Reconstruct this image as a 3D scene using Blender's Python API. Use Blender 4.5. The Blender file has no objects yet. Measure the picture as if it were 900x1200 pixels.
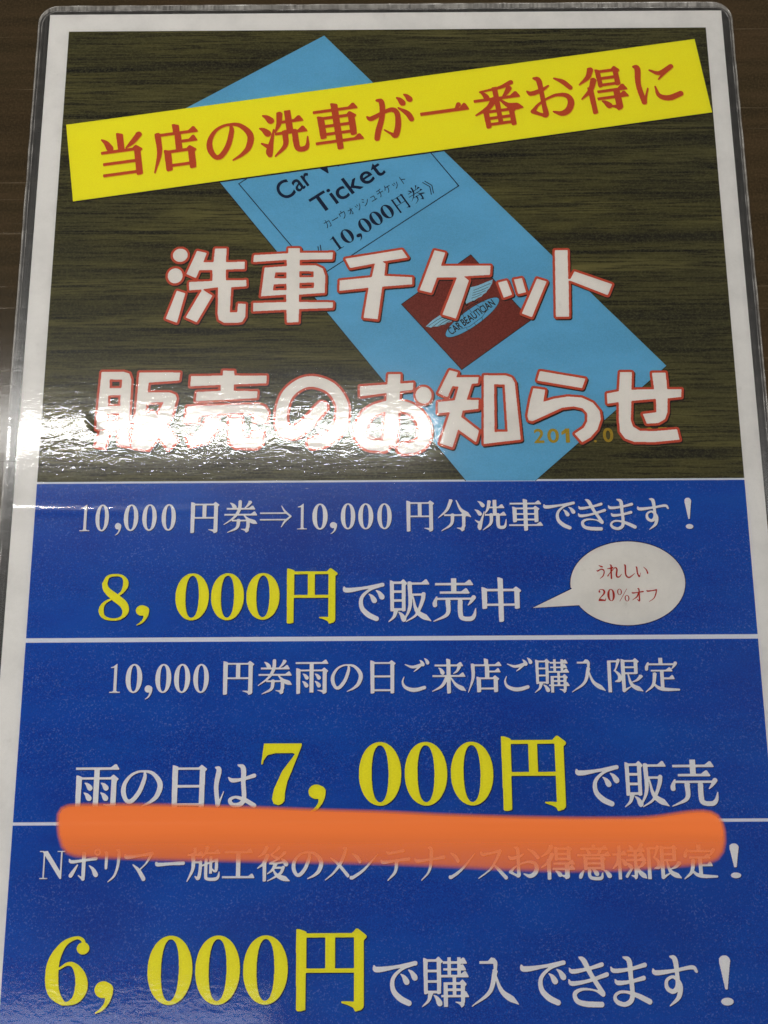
# Close-up of a laminated car-wash price poster lying on a dark brown table.
import bpy, bmesh, math, random
import numpy as np
from mathutils import Matrix, Vector, noise as mnoise

MM = 0.001
scene = bpy.context.scene
COL = scene.collection
random.seed(4)

# ------------------------------------------------------------------ camera
cam_d = bpy.data.cameras.new('camera')
cam = bpy.data.objects.new('camera', cam_d)
COL.objects.link(cam)
cam_d.sensor_fit = 'VERTICAL'
cam_d.sensor_height = 36.0
cam_d.sensor_width = 27.0
cam_d.lens = 27.0
cam_d.clip_start = 0.01
cam_d.clip_end = 50.0
cam.matrix_world = Matrix.Translation((-1.681 * MM, -188.618 * MM, 211.946 * MM)) @ Matrix((
    (0.99998168, 0.00593931, 0.00116415, 0),
    (-0.00566302, 0.98605936, -0.16629751, 0),
    (-0.00213561, 0.16628787, 0.98607494, 0),
    (0, 0, 0, 1)))
scene.camera = cam

# ------------------------------------------------------------------ light
world = bpy.data.worlds.new('World')
scene.world = world
world.use_nodes = True
wbg = world.node_tree.nodes['Background']
wbg.inputs['Color'].default_value = (0.95, 0.97, 1.0, 1)
wbg.inputs['Strength'].default_value = 0.07

def area(name, loc, target, sx, sy, power, color=(1, 1, 1)):
    d = bpy.data.lights.new(name, 'AREA')
    d.shape = 'RECTANGLE'
    d.size, d.size_y = sx, sy
    d.energy = power
    d.color = color
    o = bpy.data.objects.new(name, d)
    COL.objects.link(o)
    o.location = loc
    z = (Vector(loc) - Vector(target)).normalized()      # area lamps shine along -Z
    x = Vector((1, 0, 0))
    x = (x - z * x.dot(z)).normalized()
    y = z.cross(x)
    o.matrix_world = Matrix.Translation(loc) @ Matrix((x, y, z)).transposed().to_4x4()
    return o

# the ceiling tube whose reflection lies across the poster, one fitting beyond the frame, then three added fill lamps
area('ceiling_tube', (-0.56, 0.292, 1.5), (-0.56, 0.292, 0), 1.35, 0.046, 5.6, (1.0, 0.98, 0.93))
area('ceiling_fitting_near', (-0.87, -1.19, 1.5), (-0.87, -1.19, 0), 1.25, 0.54, 3.4, (0.97, 0.98, 1.0))
area('fill_left', (-2.9, 0.2, 1.3), (0, -0.1, 0), 1.2, 1.2, 98.0, (1.0, 0.985, 0.96))  # added fill from the left, set outside the film's reflection
area('fill_right', (2.6, -0.2, 1.6), (0, -0.1, 0), 1.4, 1.4, 98.0, (1.0, 0.98, 0.95))  # added fill from the right, also outside the reflection
area('fill_behind', (0.3, -2.5, 1.5), (0, -0.2, 0), 1.6, 0.5, 62.0, (1.0, 0.99, 0.97))  # added fill that brightens the lower part of the sheet

scene.view_settings.view_transform = 'Standard'
scene.view_settings.look = 'None'
scene.view_settings.exposure = 1.25
scene.view_settings.gamma = 1.0
scene.cycles.max_bounces = 8
scene.cycles.transparent_max_bounces = 16

# ------------------------------------------------------------------ lettering engine
# Letters are written stroke by stroke with a broad brush on a fine grid (100 units to the
# square), then their outline is traced and filled as flat print.
GS = 220
GX0, GY0 = -0.08, -0.2
GNX, GNY = int(1.2 * GS), int(1.25 * GS)
_yy, _xx = np.mgrid[0:GNY, 0:GNX]
GX = ((_xx + 0.5) / GS + GX0) * 100
GY = ((_yy + 0.5) / GS + GY0) * 100

def fill_poly(m, pts, X=GX, Y=GY):
    """inside test against a small window of the grid"""
    P = np.array(pts, float)
    r = np.zeros(X.shape, bool)
    js = np.nonzero((Y[:, 0] >= P[:, 1].min()) & (Y[:, 0] <= P[:, 1].max()))[0]
    ks = np.nonzero((X[0] >= P[:, 0].min()) & (X[0] <= P[:, 0].max()))[0]
    if len(js) == 0 or len(ks) == 0:
        return r
    sl = (slice(js[0], js[-1] + 1), slice(ks[0], ks[-1] + 1))
    x, y = X[sl], Y[sl]
    w = np.zeros(x.shape, bool)
    for (a, b), (c, d) in zip(P, np.roll(P, -1, 0)):
        if b != d:
            w ^= (((b <= y) & (d > y)) | ((d <= y) & (b > y))) & (x < a + (y - b) / (d - b) * (c - a))
    r[sl] = w
    if m is not None:
        m |= r
    return r

def curve_through(pts, n=26):
    P = np.array(pts, float)
    if len(P) == 2:
        t = np.linspace(0, 1, n)[:, None]
        return P[0] * (1 - t) + P[1] * t
    Q = np.r_[[2 * P[0] - P[1]], P, [2 * P[-1] - P[-2]]]
    out = []
    for i in range(1, len(Q) - 2):
        a, b, c, d = Q[i - 1:i + 3]
        t = np.linspace(0, 1, n, endpoint=False)[:, None]
        out.append(0.5 * (2 * b + (c - a) * t + (2 * a - 5 * b + 4 * c - d) * t ** 2 + (3 * b - a - 3 * c + d) * t ** 3))
    return np.concatenate(out + [P[-1:]])

def dab(m, x, y, w, X=GX, Y=GY):
    r = max(w, 1.2) / 2
    step = X[0, 1] - X[0, 0]
    a = max(int((x - r - X[0, 0]) / step), 0)
    b = int((x + r - X[0, 0]) / step) + 2
    c = max(int((y - r - Y[0, 0]) / step), 0)
    d = int((y + r - Y[0, 0]) / step) + 2
    m[c:d, a:b] |= (X[c:d, a:b] - x) ** 2 + (Y[c:d, a:b] - y) ** 2 <= r * r

def brush(m, pts, X=GX, Y=GY):
    for x, y, w in curve_through(pts):
        dab(m, x, y, w, X, Y)

def write_letter(desc, vw=10.5, hw=4.4):
    """h bar with a triangular finish, H plain bar, v and V uprights, k bar turning down,
    G foot hook, p left sweep, n right sweep, d drop, s free brush (x y width), o ring"""
    m = np.zeros((GNY, GNX), bool)
    for st in desc.split(';'):
        t = st.split()
        k, a = t[0], [float(v) for v in t[1:]]
        if k in 'hH':
            x1, x2, y = a[:3]
            w = a[3] if len(a) > 3 else hw
            fill_poly(m, [(x1, y - w / 2), (x2, y - w / 2), (x2, y + w / 2), (x1, y + w / 2)])
            if k == 'h':
                u = w / hw
                L = min(17 * u, (x2 - x1) * 0.42)
                fill_poly(m, [(x2 - L, y - w / 2 + .6), (x2 - L * .42, y - w / 2 - 7.2 * u), (x2 - L * .25, y - w / 2 - 6.6 * u), (x2 + 1.5, y + w / 2 - .6), (x2, y + w / 2), (x2 - L, y + w / 2)])
        elif k in 'vV':
            x, y1, y2 = a[:3]
            r = (a[3] if len(a) > 3 else vw) / 2
            if k == 'v':
                fill_poly(m, [(x - r - .8, y1 - 2.2), (x - r + 1.5, y1 - 2.2), (x + r * .4, y1 - .2), (x + r, y1 + 1.2), (x + r - .3, y2 - .5), (x + r * .3, y2 + .8), (x - r * .6, y2 + 1.2), (x - r + .3, y2)])
            else:
                fill_poly(m, [(x - r, y1), (x + r, y1), (x + r, y2), (x - r, y2)])
        elif k == 'k':
            x0, y, x, y2 = a[:4]
            r = (a[4] if len(a) > 4 else vw) / 2
            q = hw / 2
            fill_poly(m, [(x0, y - q), (x, y - q), (x, y + q), (x0, y + q)])
            fill_poly(m, [(x - r - 3, y - q + .4), (x - r + 2.5, y - q - 5.2), (x - r + 4, y - q - 5.2), (x + r + 3.6, y + .8), (x + r + 3.2, y + 3), (x + r, y + 5.5), (x + r - .3, y2 - .5), (x + r * .3, y2 + .8), (x - r * .6, y2 + 1.2), (x - r, y2), (x - r, y + q)])
        elif k == 'G':
            x, y = a[:2]
            w = a[2] if len(a) > 2 else vw
            r, u = w / 2, w / 10
            fill_poly(m, [(x + r, y - 9), (x + r - .4, y - 2), (x + r - 3, y + .8), (x - r + 1, y + 2.6), (x - r - 1, y - 1.5), (x - r - 7 * u, y - 5), (x - r - 14 * u, y - 7.2), (x - r - 14 * u, y - 8.6), (x - r, y - 8)])
        elif k == 'p':
            P = np.array(a).reshape(-1, 2)
            ws = {2: [vw * .9, 1.5], 3: [vw * .92, vw * .7, 1.4]}[len(P)]
            if len(P) == 3 and np.hypot(*(P[2] - P[0])) < 36:
                ws = [vw * .85, vw * .55, 1.4]
            brush(m, [(*q, w) for q, w in zip(P, ws)])
            A = P[0]
            fill_poly(m, [(A[0] - 5, A[1] - 4), (A[0] + 1, A[1] - 4.2), (A[0] + 5.6, A[1] - .6), (A[0] + 3.5, A[1] + 3), (A[0] - 3, A[1] + 3)])
        elif k == 'n':
            P = np.array(a).reshape(-1, 2)
            T = curve_through([(x, y, 0) for x, y in P], 40)
            for i, (x, y, _) in enumerate(T):
                t = i / (len(T) - 1)
                w = 2.5 + (vw * 1.12 - 2.5) * min(t / .72, 1) ** 1.2
                sh = 0
                if t > .80:
                    w *= 1 - (t - .80) / .20 * .93
                    sh = (vw * 1.12 - w) / 2 * .33
                dab(m, x, y + sh, w)
        elif k == 'd':
            x1, y1, x2, y2 = a
            W = min(vw * 1.05, np.hypot(x2 - x1, y2 - y1) * .55 + 1)
            dx, dy = x2 - x1, y2 - y1
            brush(m, [(x1, y1, 1.5), (x1 + dx * .4 + dy * .07, y1 + dy * .4 - dx * .07, W * .62), (x1 + dx * .85, y1 + dy * .85, W), (x2 - dx * .06, y2 - dy * .02, W * .75)])
        elif k == 's':
            brush(m, np.array(a).reshape(-1, 3))
        elif k == 'o':
            x, y, r, w = a
            R = np.hypot(GX - x, GY - y)
            m |= (R <= r) & (R >= r - w)
    return m

def write_numeral(ch):
    m = np.zeros((GNY, GNX), bool)
    def oval(cx, cy, rx, ry, n=2.0):
        return (np.abs(GX - cx) / rx) ** n + (np.abs(GY - cy) / ry) ** n <= 1
    if ch == '0':
        m |= oval(31, 50, 31, 50, 2.05) & ~oval(31, 50, 12.2, 44.5, 2.25)
    elif ch == '1':
        fill_poly(m, [(14, 10), (30, 1), (33, 1), (33, 97), (19, 97), (19, 14), (15, 15), (3, 15), (3, 12)])
        fill_poly(m, [(0, 96.5), (12, 96.5), (19, 93), (33, 93), (39, 96.5), (50, 96.5), (50, 100), (0, 100)])
    elif ch == '7':
        fill_poly(m, [(4, 0), (64, 0), (63.5, 5), (52, 36), (42, 62), (38.5, 80), (38, 93), (34, 98), (28, 100), (21, 97.5), (18, 90), (21, 74), (33, 46), (53, 18), (51, 16), (22, 16), (10, 19), (4, 28), (2.5, 34), (0, 34)])
    elif ch == '8':
        brush(m, [(12, 22, 10), (17, 35, 13), (33, 50, 16), (50, 65, 15.5), (55, 80, 12), (48, 93, 6), (32, 97.2, 5), (14, 92, 7), (8, 77, 10), (14, 62, 6), (30, 52, 4), (46, 40, 6), (53, 22, 11), (47, 7, 6), (33, 2.8, 5), (18, 7, 6.5), (12, 22, 10)])
    elif ch == '6':
        brush(m, [(54, 14, 5), (50, 5, 5), (40, 2.8, 5), (24, 12, 9), (12, 34, 16), (9.5, 58, 19), (13, 80, 17), (24, 94, 9), (33, 97.5, 5), (46, 91, 12), (52.5, 75, 18), (50, 57, 15), (41, 43, 8), (31, 40.5, 5), (20, 47, 3)])
        dab(m, 52, 18, 18)
    elif ch == '2':
        dab(m, 12, 22, 15)
        brush(m, [(7, 20, 5), (14, 7, 6), (30, 3, 6), (46, 10, 13), (50, 26, 15), (42, 44, 12), (22, 66, 8), (6, 88, 6)])
        fill_poly(m, [(2, 88), (14, 80), (30, 83), (48, 88), (55, 84), (58, 74), (62, 74), (57, 100), (2, 100)])
    elif ch == ',':
        dab(m, 27, 26, 52)
        brush(m, [(36, 26, 44), (44, 42, 24), (40, 66, 14), (26, 86, 10), (8, 98, 4)])
    elif ch == '%':
        m |= oval(20, 25, 20, 25) & ~oval(20, 25, 11, 21)
        m |= oval(80, 75, 20, 25) & ~oval(80, 75, 11, 21)
        fill_poly(m, [(80, 0), (85, 0), (20, 100), (15, 100)])
    elif ch == 'N':
        for q in ([(10, 2), (31, 0), (90, 80), (90, 100), (84, 100)], [(16, 5), (22, 12), (22, 97), (16, 97)], [(4, 96), (36, 96), (36, 100), (4, 100)], [(84, 3), (90, 3), (90, 100), (84, 100)], [(70, 0), (100, 0), (100, 4), (70, 4)], [(0, 0), (16, 0), (16, 4), (0, 4)]):
            fill_poly(m, q)
    return m

def distance_to(m, reach):
    """distance in cells from every cell to the nearest True one, exact up to reach"""
    out = np.where(m, 0.0, 1e3)
    R = int(reach) + 1
    H, W = m.shape
    col = np.where(m, 0.0, 1e3)
    for k in range(1, R + 1):                       # vertical distance first
        up = np.full(m.shape, 1e3); up[k:] = np.where(m[:-k], k, 1e3)
        dn = np.full(m.shape, 1e3); dn[:-k] = np.where(m[k:], k, 1e3)
        col = np.minimum(col, np.minimum(up, dn))
    c2 = col ** 2
    best = c2.copy()
    for k in range(1, R + 1):
        best[:, k:] = np.minimum(best[:, k:], c2[:, :-k] + k * k)
        best[:, :-k] = np.minimum(best[:, :-k], c2[:, k:] + k * k)
    return np.sqrt(best)

def soften(f, s):
    r = int(3 * s) + 1
    k = np.exp(-.5 * (np.arange(-r, r + 1) / s) ** 2)
    k /= k.sum()
    g = np.zeros((f.shape[0] + 2 * r, f.shape[1] + 2 * r))
    g[r:-r, r:-r] = f
    g = sum(k[i] * g[i:i + f.shape[0], :] for i in range(2 * r + 1))
    return sum(k[i] * g[:, i:i + f.shape[1]] for i in range(2 * r + 1))

CASES = {1: [(0, 3)], 2: [(1, 0)], 3: [(1, 3)], 4: [(2, 1)], 5: [(0, 3), (2, 1)], 6: [(2, 0)], 7: [(2, 3)], 8: [(3, 2)], 9: [(0, 2)], 10: [(1, 0), (3, 2)], 11: [(1, 2)], 12: [(3, 1)], 13: [(0, 1)], 14: [(3, 0)]}

def trace(f, lev=.5):
    """outlines of a grey field in grid cells (x, row)"""
    f = f.copy()
    f[0] = f[-1] = 0
    f[:, 0] = f[:, -1] = 0
    b = f > lev
    c = b[:-1, :-1] * 1 + b[:-1, 1:] * 2 + b[1:, 1:] * 4 + b[1:, :-1] * 8
    nxt = {}
    def key(j, i, e):
        return ((j, i, 0), (j, i + 1, 1), (j + 1, i, 0), (j, i, 1))[e]
    for j, i in zip(*[v.tolist() for v in np.nonzero((c > 0) & (c < 15))]):
        for a, d in CASES[int(c[j, i])]:
            nxt[key(j, i, a)] = key(j, i, d)
    loops, seen = [], set()
    for s in nxt:
        if s in seen:
            continue
        L, k = [], s
        while k is not None and k not in seen:
            seen.add(k)
            j, i, t = k
            p, q = f[j, i], (f[j + 1, i] if t else f[j, i + 1])
            u = (lev - p) / (q - p)
            L.append((i, j + u) if t else (i + u, j))
            k = nxt.get(k)
        if len(L) > 8:
            loops.append(np.array(L, float))
    return loops

def thin_out(P, eps):
    def dp(P):
        if len(P) < 3:
            return P
        a, b = P[0], P[-1]
        d = b - a
        n = np.hypot(*d)
        v = P - a
        dist = np.abs(v[:, 0] * d[1] - v[:, 1] * d[0]) / n if n > 1e-9 else np.hypot(v[:, 0], v[:, 1])
        k = int(dist.argmax())
        if dist[k] < eps:
            return np.array([a, b])
        return np.r_[dp(P[:k + 1])[:-1], dp(P[k:])]
    k = int(np.hypot(*(P - P[0]).T).argmax())
    return np.r_[dp(P[:k + 1])[:-1], dp(np.r_[P[k:], P[:1]])[:-1]]

def outline(m, grow=0.0, sigma=0.8, eps=0.42):
    """letter grid -> loops in letter units (x right, y down)"""
    if grow:
        F = np.clip(.5 - (distance_to(m, grow + 4) - grow) / 2.5, 0, 1)
    else:
        F = m.astype(float)
    return [[(((x + .5) / GS + GX0) * 100, ((y + .5) / GS + GY0) * 100) for x, y in thin_out(l, eps)] for l in trace(soften(F, sigma))]

def plain_outline(ch):
    """a plain upright letter from Blender's built-in font, y down, 100 units to the square"""
    c = bpy.data.curves.new('letter', 'FONT')
    c.body = ch
    c.size = 1
    o = bpy.data.objects.new('letter', c)
    COL.objects.link(o)
    bpy.context.view_layer.update()
    cu = o.to_curve(bpy.context.evaluated_depsgraph_get(), apply_modifiers=False)
    out = []
    for s in cu.splines:
        if s.type == 'BEZIER':
            P, b = [], s.bezier_points
            for i in range(len(b)):
                a, d = b[i], b[(i + 1) % len(b)]
                p0, p1, p2, p3 = a.co, a.handle_right, d.handle_left, d.co
                flat = (p1 - p0).cross(p3 - p0).length < 1e-5 and (p2 - p0).cross(p3 - p0).length < 1e-5
                for k in range(1 if flat else 6):
                    t = k / 6
                    q = p0 * (1 - t) ** 3 + p1 * 3 * t * (1 - t) ** 2 + p2 * 3 * t * t * (1 - t) + p3 * t ** 3
                    P.append((q.x * 100, 88 - q.y * 100))
        else:
            P = [(p.co.x * 100, 88 - p.co.y * 100) for p in s.points]
        out.append(P)
    o.to_curve_clear()
    bpy.data.objects.remove(o)
    bpy.data.curves.remove(c)
    return out

def heavier_plain(ch, grow):
    m = np.zeros((GNY, GNX), bool)
    if ch == '1':
        fill_poly(m, [(22, 0), (36, 0), (36, 70), (22, 70), (22, 18), (4, 30), (4, 17)])
    for P in (plain_outline(ch) if ch != '1' else ()):
        m ^= fill_poly(None, P)
    return outline(m, grow)

# strokes of each brush letter, see write_letter
STROKES = {}
for _row in """
当v 51 6 39; d 15 13 31 35; p 88 12 74 26 61 36; k 12 41 82 94; H 14 80 65; H 12 80 88
店v 55 3 19; h 16 95 20; p 18 20 18 56 5 96; V 57 22 56; h 57 92 38; v 34 55 95; k 34 57 80 95; H 34 78 86
のs 56 20 4 56 32 8 46 60 9 30 80 9 18 80 8 10 62 10 13 42 8 28 24 5 50 17 4 74 22 7 91 44 11 86 68 10 72 82 6 52 92 1.5
洗d 14 8 30 22; d 5 34 21 48; s 32 40 1.5 24 66 7 18 84 12 18 92 8; s 5 66 2 14 72 6 20 76 8; p 47 10 43 30 34 46; h 44 90 27; V 63 4 50; h 34 95 50; p 53 50 50 76 28 96; s 72 50 10 72 76 10 75 87 9 87 88 9 93 82 6 96 64 1.5
車h 7 93 16; v 50 4 98; v 20 28 72; k 20 31 80 72; H 20 78 48; H 20 78 65; h 4 96 82
がs 4 40 2 12 45 8 38 35 6 56 32 8 64 42 9 62 66 10 54 86 10 46 82 4 34 72 1.5; s 28 8 3 37 13 9 34 42 9 22 72 10 17 88 9; s 68 30 2 84 44 9 90 57 9; d 68 8 79 22; d 83 3 94 16
一H 3 90 50 5.5; s 72 48 2 74 47 3 80 40 8; h 60 97 50 5.5
番s 84 8 8 60 16 5 20 20 2; d 22 22 32 34; p 78 20 70 30 63 36; h 5 95 38; V 50 14 60 8.5; p 45 40 30 56 4 68; n 55 40 72 56 98 62; v 25 62 97 9; k 25 64 75 97 9; H 25 72 78; H 25 72 91; V 50 64 91 8
おs 6 32 2 14 38 8 36 33 6 50 26 2; s 24 6 3 33 12 9 34 40 8 34 66 8 34 86 9 24 84 5 10 76 8; s 10 76 7 22 64 4 40 54 3 62 48 5 82 52 8 88 66 11 80 82 11 66 88 9 50 82 2; s 64 12 2 80 22 8 92 36 8
得p 32 5 24 20 5 33; p 34 28 24 48 4 64; v 25 44 97 9; v 46 8 43 8; k 46 11 81 43 8.5; H 46 80 26; H 46 80 40; h 38 95 53; h 35 95 68; V 75 53 90; G 75 94; d 43 74 56 86
にs 12 10 3 19 16 10 14 50 9 18 88 9; s 18 88 8 24 76 3 31 60 1.5; s 42 22 2 60 31 7 86 20 8; s 84 22 7 68 34 4 56 44 1.5; s 46 58 1.5 50 78 7 68 86 10 93 80 9
円v 13 7 98 11.5; k 13 12 85 92 11.5; V 49 12 50 11.5; H 13 85 53; G 85 97 11.5
券d 20 8 34 22; p 77 6 70 16 62 23; h 10 90 26; h 4 96 44; s 48 4 9 46 28 9 32 52 6 3 74 1.5; n 58 44 74 60 98 70; k 26 62 72 84 9; G 70 96 9; s 72 80 9 68 94 8; p 45 62 40 84 14 98
分p 40 6 28 34 3 58; n 56 5 70 34 98 54; k 20 50 77 84 9; G 74 97 9; s 77 82 9 72 94 8; p 45 50 40 78 12 98
でs 5 20 3 11 27 10 50 22 6 90 15 8; s 88 16 6 62 26 5 44 44 7 44 66 9 58 82 11 76 91 10; d 60 36 73 52; d 76 28 90 44
きs 10 26 2 17 32 8 50 27 6 80 19 8; s 8 48 2 15 55 8 50 50 6 90 38 8; s 32 5 3 42 12 10 56 38 9 80 74 9; s 80 76 8 62 68 3 36 66 5 20 74 8 24 88 9 44 94 10 76 95 10
まs 10 24 2 17 31 8 50 28 6 84 20 8; s 18 48 2 24 54 8 50 52 6 80 45 8; s 38 5 3 50 12 10 52 40 9 54 72 9 50 88 9 36 95 8 20 90 8 16 80 6 26 72 5 44 72 5 66 79 9 90 90 10
すs 4 28 2 10 35 9 50 31 6 88 25 7 97 33 5; s 42 4 3 52 10 10 55 40 8 54 62 9 44 71 8 32 64 8 32 50 6 44 43 5 54 48 7 60 62 10 55 82 8 36 98 1.5
中v 50 3 99; v 14 25 70; k 14 29 86 70; H 14 84 62
雨h 5 95 11; v 13 28 97; k 13 32 87 90; G 87 96; V 50 12 94; d 26 42 38 54; d 25 63 37 76; d 60 42 72 54; d 60 63 72 76
日v 22 7 97; k 22 12 78 97; H 22 76 50; H 22 76 89
ごs 24 17 2 48 24 7 76 18 8; s 74 20 6 62 30 4 52 37 1.5; s 20 52 1.5 15 66 5 22 80 8 42 88 10 62 88 10 86 82 9; d 72 5 83 18; d 87 0 98 13
来h 10 90 20; d 22 27 34 42; p 80 25 74 36 64 43; h 4 96 50; v 50 3 98; p 46 52 30 78 3 93; n 54 52 72 76 98 90
購v 11 7 73 8; k 11 10 38 73 8; H 11 36 30; H 11 36 50; H 11 36 70; p 20 74 16 86 3 98; d 27 76 40 93; h 46 94 14; h 47 92 27; V 59 4 40 7; V 79 4 40 7; h 42 97 40; V 51 52 98 8; k 51 54 86 90 8; H 51 84 66; h 42 97 78; V 69 42 78 7; G 85 97 7.5
入h 20 50 14; s 49 10 9 53 16 8 52 34 5 50 46 6; p 52 32 40 70 3 97; n 51 34 66 70 99 92
限V 11 9 98 8.5; H 8 32 11; s 36 8 8 30 28 4 25 38 3; s 25 36 3 37 50 8 37 64 9 26 68 2; v 48 7 92 9; k 48 10 82 46 9; H 48 80 28; H 48 80 45; n 60 46 70 78 98 94; p 94 54 84 64 71 70; s 48 94 8 58 88 4 68 82 1.5
定V 50 2 18; H 12 88 20; s 15 16 4 11 26 8 10 34 8; s 91 17 9 86 26 5 80 33 1.5; h 22 80 38; V 52 38 88 9; h 52 85 60; p 32 48 26 78 5 98; s 26 72 3 40 86 8 60 91 9 97 92 5
はs 10 10 3 17 16 10 12 50 9 16 90 9; s 16 90 8 22 78 3 28 62 1.5; s 38 32 2 46 38 8 66 36 6 93 28 8; s 58 5 3 69 12 10 70 44 9 72 76 9 64 89 9 48 90 8 42 80 7 54 74 5 74 80 8 94 92 9
販v 10 8 74 8; k 10 11 37 74 8; H 10 35 31; H 10 35 51; H 10 35 71; p 18 75 14 87 2 98; d 25 77 38 94; h 49 95 13; p 51 13 51 64 36 98; H 52 80 38; s 83 37 9 80 52 8 66 82 5 42 98 1.5; n 58 42 68 76 99 95
売h 10 90 15; V 50 2 34; h 20 82 34; H 10 90 48; s 13 44 3 9 56 8 9 62 9; s 92 45 9 86 55 5 80 62 1.5; p 37 54 35 82 6 98; s 63 54 9.5 63 80 9.5 67 91 9 84 93 9 92 86 7 96 70 1.5
施V 24 3 22 8; h 3 48 23; p 19 23 19 62 3 98; H 19 38 44; s 41 44 8 40 70 8 35 90 8 26 84 1.5; p 60 3 56 16 45 30; h 57 96 18; s 45 54 3 66 46 4 86 38 5; s 88 38 8 87 66 7 81 69 4 74 62 1.5; V 71 28 76 7; s 57 38 7.5 57 80 7.5 61 91 7 84 92 8 93 86 6 96 72 1.5
工h 9 91 16; V 50 16 87; h 3 97 87
後p 30 4 22 18 5 30; p 32 27 22 48 3 62; v 24 44 98 9; s 66 4 8 56 14 4 43 24 3; s 43 24 3 52 30 5 64 34 6; s 84 18 8 64 36 4 40 48 3; s 40 49 4 62 48 4 86 44 4; d 74 36 90 52; p 56 52 48 66 33 78; H 54 76 61; s 80 60 8 70 78 6 34 98 1.5; n 48 64 64 84 99 96
ポs 6 34 2 13 41 8 48 37 6 82 32 8; v 48 15 90 9; s 48 90 8 42 86 4 34 80 1.5; s 30 50 2 22 64 7 12 80 10; d 64 52 86 80; o 86 14 9 3
リs 22 14 4 28 20 10 28 58 9; s 68 8 4 76 14 10 74 50 9 62 80 6 38 98 1.5
マs 4 22 3 11 28 10 50 24 6 88 18 9; s 86 20 7 72 44 4 52 64 2; s 30 50 2 48 66 9 64 90 11
ーs 6 47 8 12 50 9 50 48 7 94 46 9
メs 68 6 5 74 12 10 58 48 8 34 76 5 6 96 1.5; s 24 34 2 50 52 7 82 84 9
ンs 10 22 2 26 32 9 35 44 9; s 6 90 9 15 88 8 50 66 6 94 24 1.5
テs 22 18 3 30 21 7 50 19 5 78 14 8; s 4 42 3 12 47 8 50 43 5 96 38 8; p 56 44 50 74 26 98
ナs 4 38 3 12 44 8 50 40 5 96 33 8; s 48 6 4 56 12 10 54 50 8 46 76 5 24 98 1.5
スs 14 20 3 21 26 8 50 22 5 78 16 8; s 78 17 9 62 46 6 42 70 4 5 94 1.5; s 54 54 2 72 70 8 95 92 10
意V 50 1 12 9; h 12 88 12; d 30 15 38 26; p 68 14 66 22 60 28; h 4 96 30; v 26 36 70 9; k 26 39 74 70 9; H 26 72 53; H 26 72 67; s 19 74 3 12 86 9 10 92 8; s 36 74 8 36 88 8 44 95 8 68 95 8 73 80 1.5; d 45 70 58 84; d 77 72 94 90
様h 3 42 28; V 22 3 98 8; p 21 30 16 52 2 68; d 28 42 40 56; d 52 3 61 15; p 88 2 82 10 74 16; h 46 95 18; h 48 92 31; h 42 98 44; V 69 18 90 8; G 69 96 7; d 42 54 56 64; s 60 66 3 50 78 6 42 90 7; p 94 52 86 60 76 66; n 70 54 80 78 99 94
うs 32 6 2 50 13 8 66 17 8; s 10 40 2 20 45 8 50 34 6 74 38 9 80 54 10 68 78 8 38 98 1.5
れs 22 3 3 30 10 9 28 50 9 28 96 9; s 4 30 3 20 28 6 40 21 7; s 38 24 5 24 52 3 4 80 6; s 26 58 3 48 28 4 62 24 7 68 38 9 62 74 9 70 88 8 84 84 5 97 68 1.5
しs 20 4 4 27 11 10 26 60 9 34 84 9 54 89 8 88 64 1.5
いs 8 18 3 14 24 9 17 60 8 28 84 9 35 74 3 40 60 1.5; s 64 20 2 84 40 7 91 62 9
オs 4 32 3 12 37 8 50 33 5 96 27 8; s 52 6 4 62 12 9 62 60 9 60 92 9 42 80 1.5; p 58 35 42 64 5 86
フs 10 18 3 17 24 9 50 21 6 86 15 9; s 86 16 9 78 46 8 60 76 5 24 98 1.5
！s 50 9 8 50 14 11 50 30 8 50 64 2; s 50 86 12 50 87 12
⇒H 3 86 40 3.5; H 3 86 60 3.5; s 68 18 2 78 34 5 96 50 5; s 68 82 2 78 66 5 96 50 5
""".strip().split('\n'):
    STROKES[_row[0]] = _row[1:]

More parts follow.
